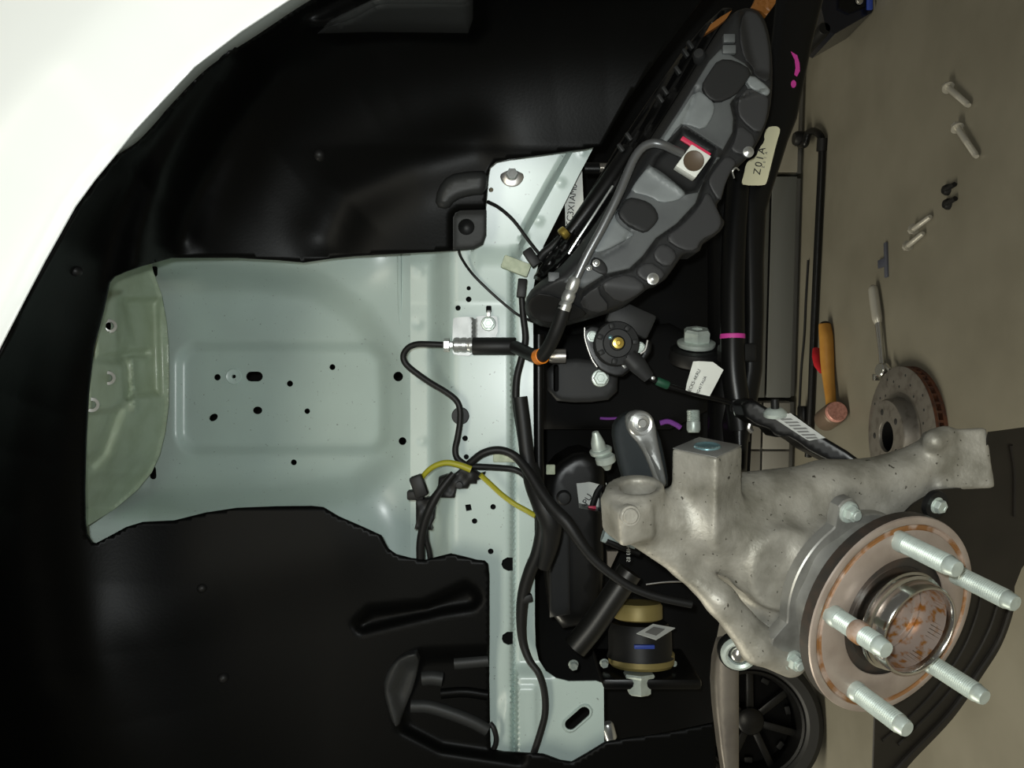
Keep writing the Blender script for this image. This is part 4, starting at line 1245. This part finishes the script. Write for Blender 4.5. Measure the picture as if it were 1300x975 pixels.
put('rod_end', box(W(936, 515, .738), ((1, 0, 0), (0, 1, 0), (0, 0, 1)), (.006, .005, .006), .002), M['rubber'], RS)
put('rod_end_nut', hexbolt(W(938, 523, .733), (-.5, -1, 0), .0034, .004, 1.4, .3), M['zinc'], RS)

t = thing('paper_tag', 'white folded paper tag with printed lines under the large nut', 'tag', W(893, 480, .75))
pg = sheet('paper', [(880, 459), (887, 458.5), (905, 459.5), (918.5, 469.5), (910, 486), (901, 503), (885, 499.5), (870.5, 495.5), (872, 487)], lambda u, v: .722 + .0025 * sstep((884 - u - (v - 459) * -.25) / 6.0) + .001 * sstep((v - 489) / 4.0), M['paper'], t, step=4, thick=.0005)
tr = W(887, 471, .72) - W(876, 494, .72)
text_mesh('print', 'ECK5-4KRU', .0042, W(881.5, 483, .7203), tr, (0, 0, 1), M['ink'], pg)
text_mesh('print', '8G41TAUA', .0036, W(890.5, 489, .7203), tr, (0, 0, 1), M['ink'], pg)

# black lever with bright clamp
t = thing('ball_joint_link', 'black link plate with bright aluminium clamp above the knuckle lug', 'link', W(815, 600, .62))
sheet('link_plate', smoothpoly([(778, 545), (786, 530), (800, 522), (818, 522), (836, 545), (848, 600), (848, 622), (795, 618), (784, 580)], 1), lambda u, v: .628 - .0001 * (v - 520), mat('dark_slate_coating', (.022, .026, .028), .6, spec=.12), t, step=6, thick=.016, rnd=.004, rad=7)
sheet('clamp', smoothpoly([(793, 530), (800, 523), (812, 520), (824, 524), (831, 534), (835, 560), (845, 605), (846, 616), (838, 621), (832, 612), (822, 585), (812, 565), (797, 549)], 1), lambda u, v: .6205 - .0001 * (v - 520) - .003 * line([(818, 566), (838, 614)], u, v, 4) + .002 * line([(824, 572), (842, 612)], u, v, 2), mat('cast_clamp_grey', (.22, .225, .22), .45, metal=.4), t, step=4, thick=.009, rnd=.004, rad=5)
put('cap_ring', lathe([(.0085, -.003), (.0100, -.003), (.0100, .0005), (.0090, .0016), (.0075, .0008), (.006, .0008)], W(813, 538, .618), (-.05, -1, -.1), 28), M['alu'], t)
put('bolt', lathe([(0, .0045), (.0030, .0045), (.0036, .0038), (.0036, .0022), (.0058, .0018), (.0066, .0006), (.0066, -.002), (0, -.002)], W(814, 537, .617), (-.05, -1, -.1), 20), M['alu'], t)

# twin bolts left of the link
t = thing('bracket_bolt', 'zinc pointed bolt pair member nearest the black link plate top', 'bolt', W(762, 560, .76), 'zinc fasteners in the dark running gear')
t['label'] = 'zinc flanged bolt with pointed end, upper of two beside the link plate'
nb = Vector((1, -.3, .25)).normalized()
put('tip', lathe([(0, .020), (.003, .0195), (.0065, .009), (.0072, .002), (.0072, 0), (0, 0)], W(761, 572, .77), nb, 16), M['zinc'], t)
put('flange', lathe([(0, -.003), (.0105, -.003), (.011, 0), (.0095, .0012), (0, .0012)], W(762.5, 571, .77), nb, 24), M['zinc'], t)
t = thing('bracket_bolt', 'cream zinc bolt head, lower of two beside the link plate', 'bolt', W(768, 590, .76), 'zinc fasteners in the dark running gear')
put('head', lathe([(0, -.014), (.003, -.013), (.0055, -.008), (.0095, -.005), (.0095, .0), (.008, .0015), (0, .0015)], W(768, 580, .76), nb, 20), M['zinc'], t)

# actuator block with label, strap and shaft below
t = thing('gearbox_actuator', 'matt black actuator block behind the wiring harness', 'actuator', W(735, 680, .84))
sheet('block', smoothpoly([(700, 590), (735, 568), (762, 578), (770, 605), (765, 660), (768, 720), (760, 790), (700, 800), (688, 700), (690, 620)], 1), .86, M['black'], t, step=10, thick=.07, rnd=.012, rad=14, holes=[[(731, 613), (748, 611), (766, 616), (764, 650), (735, 645)]])
sheet('flat_cover', [(697, 668), (723, 672), (724, 780), (698, 784)], .846, M['ductd'], t, step=10, thick=.006, rnd=.002, rad=4)
put('boss', lathe([(0, .004), (.006, .003), (.008, 0), (.008, -.006), (0, -.006)], W(716, 632, .855), (0, -1, 0), 20), M['ductd'], t)
wl = sheet('white_plate', [(728, 609), (770, 613), (767, 652), (731, 649)], .90, M['paper'], t, step=8, thick=.002)
text_mesh('print', 'PU', .010, W(746, 634, .898), (W(750, 628, .9) - W(742, 641, .9)), (0, 0, 1), M['ink'], wl)
put('pale_tab', box(W(699, 596, .80), ((1, 0, 0), (0, 1, 0), (0, 0, 1)), (.005, .002, .0045), .001), M['foam'], t)
T('strap', [(768, 614, .88), (760, 622, .88), (754, 636, .88), (751, 648, .88)], .0034, M['rubber'], t, 8)
put('red_tab', box(W(751.5, 645, .878), ((1, 0, 0), (0, 1, 0), (0, 0, 1)), (.0025, .002, .0042), .0006), M['red'], t)
t = thing('coolant_pipe', 'pale blue-grey pipe stub under the clamp lug of the knuckle', 'pipe', W(785, 682, .80))
put('stub', tube([W(766, 677, .80), W(785, 684, .80), W(805, 693, .80)], .0085, 16), mat('pale_blue_grey', (.30, .37, .38), .5), t)
T('printed_sleeve', [(770, 686, .795), (790, 694, .795), (812, 702, .795)], .004, M['black'], t, 10)
text_mesh('print', '101 H83 85', .0052, W(798, 697.5, .7905), W(788, 702, .79) - W(788, 694, .79), (0, 0, 1), M['greylab'], t)
t = thing('drive_shaft', 'dull black shaft slanting behind the sensor cable', 'shaft', W(770, 790, .80))
T('shaft', [(730, 822, .80), (752, 795, .80), (775, 762, .80), (800, 725, .80)], .0125, mat('dull_black_shaft', (.008, .008, .0075), .4), t, 18)
put('grey_web', prism([W(771, 700, .83), W(785, 700, .83), W(772, 728, .83)], (0, 1, 0), .008), M['strap'], t, smooth=False)

# lower control arm bush with nut and square label
t = thing('arm_bush', 'control arm rubber bush with ochre ring and hanging nut', 'bushing', W(812, 830, .86))
vx = Vector((-1, -.12, 0)).normalized()
put('upper_ring', lathe([(0, -.006), (.024, -.006), (.026, -.003), (.026, .010), (.022, .012), (0, .012)], W(810, 772, .87), vx, 36), M['ochre'], t)
put('rubber_body', lathe([(0, 0), (.030, 0), (.034, .01), (.034, .03), (.036, .036), (0, .036)], W(812, 790, .87), vx, 36), M['rubber'], t)
put('lower_ring', lathe([(0, 0), (.0335, 0), (.0355, .002), (.0355, .012), (.033, .015), (0, .015)], W(814, 826, .87), vx, 40), M['ochre'], t)
put('paint_mark', box(W(818, 821, .833), ((1, 0, 0), (0, 1, 0), (0, 0, 1)), (.002, .002, .0105), .0006), M['blue'], t)
put('arm_plate', box(W(818, 848, .885), ((1, 0, 0), (0, 1, 0), (0, 0, 1)), (.006, .05, .052), .004), M['black'], t)
put('nut', lathe([(0, 0), (.0165, 0), (.0175, .002), (.0165, .004), (.013, .005), (.013, .020), (.010, .022), (0, .022)], W(811, 854, .845), vx, 6, (0, -1, 0)), M['zinc'], t, angle=25)
lb = put('square_label', prism([W(808, 804, .815), W(829, 792, .825), W(857, 797, .825), W(833, 812, .812)], (-1, .1, 0), .0006), M['greylab'], t, smooth=False)
put('label_print', prism([W(819, 803, .8135), W(830, 796, .8205), W(844, 799, .8205), W(833, 807, .8135)], (-1, .1, 0), -.0004), M['inkg'], lb, smooth=False)
for i, (u, v, lab) in enumerate(((728, 843, 'small square zinc bolt end left of the ochre bush'), (767, 841, 'small grey bolt end touching the ochre bush'), (856, 842, 'tiny bright bolt end right of the ochre bush'))):
    t = thing('frame_bolt', lab, 'bolt', W(u, v, .86), 'zinc fasteners in the dark running gear')
    r = (.0050, .0044, .0026)[i]
    put('head', hexbolt(W(u, v, .86), (-.3, -1, 0), r, r * 1.1, 1.1, .2, ref=(1, 0, 1)), M['zinc'], t)
t = thing('frame_bolt', 'silver bolt shank beside the slotted pale plate', 'bolt', W(774, 930, .78), 'zinc fasteners in the dark running gear')
put('shank', lathe([(0, 0), (.0052, 0), (.006, .001), (.006, .014), (.0048, .016), (0, .016)], W(776, 938, .78), W(772, 922, .78) - W(777, 940, .78), 14), M['alu'], t)

# link bar hanging under the knuckle with its ball joint
t = thing('lower_link', 'smooth grey-brown link bar with white ball joint boot under the knuckle', 'link', W(925, 900, .62))
sheet('bar', [(908, 838), (914, 815), (930, 812), (945, 828), (942, 850), (938, 852), (938, 1000), (922, 1000), (914, 950), (908, 900), (906, 868)], lambda u, v: .628 + .00001 * (u - 925) ** 2, M['strap'], t, step=6, thick=.012, rnd=.004, rad=5)
jn = Vector((-.25, -.9, .1)).normalized()
put('boot_ring', lathe([(.0085, .003), (.0105, .0045), (.0125, .004), (.0138, .002), (.0138, -.004), (0, -.004)], W(938, 829, .612), jn, 36), M['zinc'], t)
put('boot_edge', lathe([(.0134, .001), (.0150, .001), (.0156, -.001), (.0156, -.006), (0, -.006)], W(938, 829, .613), jn, 36), M['black'], t)
put('ball', lathe([(0, .0062), (.0042, .0055), (.0068, .0030), (.0082, -.001), (0, -.001)], W(938, 829, .612), jn, 28), M['chrome'], t)

# black arm with the barcode label
t = thing('barcoded_arm', 'black square arm with silver barcode label running behind the knuckle', 'suspension arm', W(1015, 545, .66))
def Darm(u, v):
    return .690 - .0003 * (u - 960)
sheet('arm', [(940, 512), (955, 506), (976, 519), (1000, 524), (1010, 526), (1048, 556), (1075, 572), (1100, 590), (1060, 590), (1042, 581), (1025, 572), (1012, 562), (1000, 555), (985, 555), (976, 545), (960, 540), (945, 530)], Darm, M['black'], t, step=6, thick=.028, rnd=.003, rad=4)
lab = sheet('barcode_label', [(978, 528), (990, 526), (1004, 524.5), (1007, 527), (1048, 556), (1034, 558), (1028, 559.5), (1024, 558)], lambda u, v: Darm(u, v) - .0012, M['greylab'], t, step=5, thick=.001)
for k in range(7):
    q = k / 6
    au, av = 990 + 32 * q, 531.5 + 23.5 * q
    sheet('barcode_bar', [(au, av), (au + 14 + 3 * (k % 2), av - .6 + 0.2 * (k % 3)), (au + 17 + 3 * (k % 2), av + 1.6), (au + 3, av + 2.2)], lambda u, v: Darm(u, v) - .0018, M['inkg'], lab, step=8, thick=.0006)
put('nut_base', lathe([(0, 0), (.0095, 0), (.0098, .003), (.007, .006), (.005, .007), (0, .007)], W(984, 528, .682), (1, -.25, .1), 24), M['zinc'], t)
put('stud_cap', lathe([(0, 0), (.0034, 0), (.0036, .006), (.0030, .009), (0, .009)], W(984, 520, .68), (1, -.1, .05), 14), M['rubber'], t)
T('joint_ring', [(955, 548, .70), (951, 544, .70), (952, 538, .70)], .0022, M['steelr'], t, 8)

# ================================================================== on the floor
def floor_bolt(u0, v0, u1, v1, label, r=.0062):
    p0, p1 = WF(u0, v0, .011), WF(u1, v1, .0075)
    ax = (p1 - p0)
    Lb = ax.length
    t = thing('caliper_bolt', label, 'bolt', Vector((p0.x, p0.y, 0)), 'caliper bolts lying on the floor')
    put('head', hexbolt(p0 + ax.normalized() * .011, -ax, .0092, .013, 1.35, .3), M['boltg'], t)
    put('shank', lathe([(0, .008), (r, .008), (r, Lb * .55), (r * .93, Lb * .56)] + thread(r * .95, Lb * .57, Lb - .004, .002, .0006) + [(r * .7, Lb), (0, Lb)], p0, ax, 14), M['boltg'], t)
floor_bolt(1201, 109, 1230, 134, 'grey caliper bolt on the floor nearest the picture top')
floor_bolt(1213, 159, 1240, 199, 'long grey caliper bolt on the floor, second from the picture top')
floor_bolt(1157, 293, 1181, 275, 'grey caliper bolt on the floor, upper of the crossing pair')
floor_bolt(1150, 314, 1172, 296, 'grey caliper bolt on the floor, lower of the crossing pair')
for (u, v, lab) in ((1204, 241, 'black rubber plug on the floor, upper of two'), (1205, 259, 'black rubber plug on the floor, lower of two')):
    t = thing('rubber_plug', lab, 'plug', WF(u, v, 0), 'black rubber plugs on the floor')
    put('cap', lathe([(0, .012), (.008, .011), (.0115, .005), (.012, 0), (0, 0)], WF(u, v, 0), (0, 0, 1), 16), M['rubber'], t)
    put('stem', tube([WF(u - 4, v, .008), WF(u + 8, v - 7, .006)], .0052, 8), M['rubber'], t)
t = thing('flat_tool', 'small dark blue flat tool on the floor above the wrench', 'tool', WF(1123, 330, 0))
put('blade', box(WF(1125, 330, .003), ((1, .05, 0), (-.05, 1, 0), (0, 0, 1)), (.042, .006, .003), .001), mat('blue_grey_tool', (.07, .075, .10), .5), t)
put('tab', box(WF(1120, 334, .004), ((1, .05, 0), (-.05, 1, 0), (0, 0, 1)), (.010, .018, .003), .001), mat('blue_grey_tool_tab', (.06, .065, .09), .5), t)

# ratchet wrench
t = thing('ratchet_wrench', 'chrome ratchet wrench lying on the floor against the brake disc', 'wrench', WF(1115, 420, 0))
put('handle', tube([WF(1108, 363, .012), WF(1109, 370, .013), WF(1113, 400, .014), WF(1115, 412, .013)], [.006, .0115, .0125, .012, .008], 16), M['boltg'], t)
put('shaft', tube([WF(1115, 410, .013), WF(1118, 440, .013), WF(1120, 462, .013)], [.0085, .0065, .0075], 14), M['chrome'], t)
hd_ = WF(1121, 470, .014)
put('head', lathe([(0, -.012), (.014, -.012), (.0165, -.009), (.0165, .009), (.014, .012), (0, .012)], hd_, (.1, -.2, 1), 24), M['chrome'], t)
put('selector', box(WF(1127, 466, .022), ((.5, .85, 0), (-.85, .5, 0), (0, 0, 1)), (.014, .004, .004), .0015), M['chrome'], t)
put('square_drive', box(WF(1113, 479, .012), ((1, 0, 0), (0, 1, 0), (0, 0, 1)), (.008, .008, .008), .001), M['chrome'], t)

# copper hammer
t = thing('copper_hammer', 'copper faced hammer with varnished wooden handle on the floor', 'hammer', WF(1052, 470, 0))
put('handle', tube([WF(1047, 412, .018), WF(1049, 430, .019), WF(1051, 470, .019), WF(1054, 500, .02), WF(1056, 522, .022)], [.017, .0195, .0195, .0165, .0145, .015], 18, flat=.8), M['wood'], t)
put('end_cap', tube([WF(1046.5, 410, .018), WF(1047, 413, .018)], [.012, .0175], 16), M['rubber'], t)
hc = WF(1055, 528, .030)
ha = Vector((.25, -.86, .05)).normalized()
hh = put('head', lathe([(0, -.05), (.029, -.05), (.031, -.046), (.031, .030), (.029, .034), (.026, .036), (.026, .038), (0, .038)], hc, ha, 32), mat('brown_hammer_head', (.17, .12, .085), .45, metal=.4), t)
put('copper_face', lathe([(.0262, .0365), (.0275, .038), (.0275, .050), (.0255, .053), (0, .053)], hc, ha, 32), M['copper'], hh)
t = thing('red_cap', 'small red plastic cap lying behind the hammer handle', 'cap', WF(1040, 460, 0))
put('shell', tube([WF(1036, 443, .014), WF(1037.5, 452, .016), WF(1040, 463, .016), WF(1044, 472, .014)], [.010, .015, .015, .009], 14, flat=.8), M['redt'], t)
put('rim', tube([WF(1038, 444, .008), WF(1042, 458, .008), WF(1046, 472, .008)], .005, 8), M['redt'], t)

# brake disc
dc = Vector((-.118, 1.812, 0))
t = thing('brake_disc', 'vented brake disc with rusty edge lying flat on the floor', 'brake disc', dc)
put('friction_ring', lathe([(.098, .018), (.098, .026), (.100, .027), (.156, .027), (.158, .026), (.158, .018)], dc, (0, 0, 1), 96), M['disc'], t)
put('lower_ring', lathe([(.098, .0), (.098, .008), (.158, .008), (.158, .0), (.156, -.0)], dc, (0, 0, 1), 96), M['discr'], t)
for k in range(48):
    w = 2 * math.pi * k / 48
    cw, sw = math.cos(w), math.sin(w)
    put('vane', box(dc + Vector((cw * .128, sw * .128, .013)), ((cw, sw, 0), (-sw, cw, 0), (0, 0, 1)), (.0296, .0028, .0052)), M['discr'], t, smooth=False)
put('edge_rust', lathe([(.1581, .0255), (.1585, .0225), (.1581, .0185)], dc, (0, 0, 1), 96), M['discr'], t)
put('hat', lathe([(.0985, .027), (.092, .0245), (.0885, .0255), (.0865, .032), (.0845, .052), (.081, .056), (.036, .057), (.0345, .055), (.0345, .045)], dc, (0, 0, 1), 72), M['disc'], t)
put('centre_bore', lathe([(.0345, .050), (.034, .02), (0, .02)], dc, (0, 0, 1), 40), M['matt'], t)
for k in range(5):
    w = 2 * math.pi * k / 5 + .35
    put('stud_hole', lathe([(0, .0006), (.0070, .0006), (.0078, 0)], dc + Vector((math.cos(w) * .057, math.sin(w) * .057, .0562)), (0, 0, 1), 16), M['ink'], t)
for k in range(30):
    w = 2 * math.pi * k / 30
    r = (.112, .126, .140)[k % 3]
    put('drilled_hole', lathe([(0, .0004), (.0030, .0004), (.0034, 0)], dc + Vector((math.cos(w) * r, math.sin(w) * r, .0269)), (0, 0, 1), 10), M['ink'], t)

# black spoked wheel on the floor beyond the link bar
wc = Vector(((487.5 - 918) / F * 2.33, 2.36, .205))
wn = Vector((.12, -1, .06)).normalized()
t = thing('cart_wheel', 'black spoked wheel with tyre standing on the floor past the link bar', 'wheel', Vector((wc.x, wc.y, 0)))
put('tyre', lathe([(.150, -.045), (.160, -.055), (.185, -.058), (.200, -.048), (.205, -.02), (.205, .02), (.200, .048), (.185, .058), (.160, .055), (.150, .045)], wc, wn, 72), M['tyre'], t)
put('rim', lathe([(.151, -.044), (.151, .044), (.147, .050), (.140, .048), (.134, .030), (.130, -.02), (.130, -.044)], wc, wn, 72), M['black'], t)
put('back_plate', lathe([(0, -.035), (.140, -.035), (.140, -.030), (0, -.030)], wc, wn, 48), M['matt'], t)
put('hub', lathe([(0, .035), (.030, .034), (.038, .028), (.042, -.03), (0, -.03)], wc, wn, 32), M['black'], t)
wa, wb, _ = frame(wn, (0, 0, 1))
for k in range(7):
    w = 2 * math.pi * k / 7 + .2
    rd = wa * math.cos(w) + wb * math.sin(w)
    put('spoke', box(wc + rd * .088 + wn * .010, (rd, wn.cross(rd), wn), (.052, .011, .012), .004), M['black'], t)
for k in range(7):
    w = 2 * math.pi * (k + .5) / 7 + .2
    rd = wa * math.cos(w) + wb * math.sin(w)
    put('rim_rib', box(wc + rd * .118 - wn * .012, (rd, wn.cross(rd), wn), (.008, .012, .006), .003), M['ductd'], t)
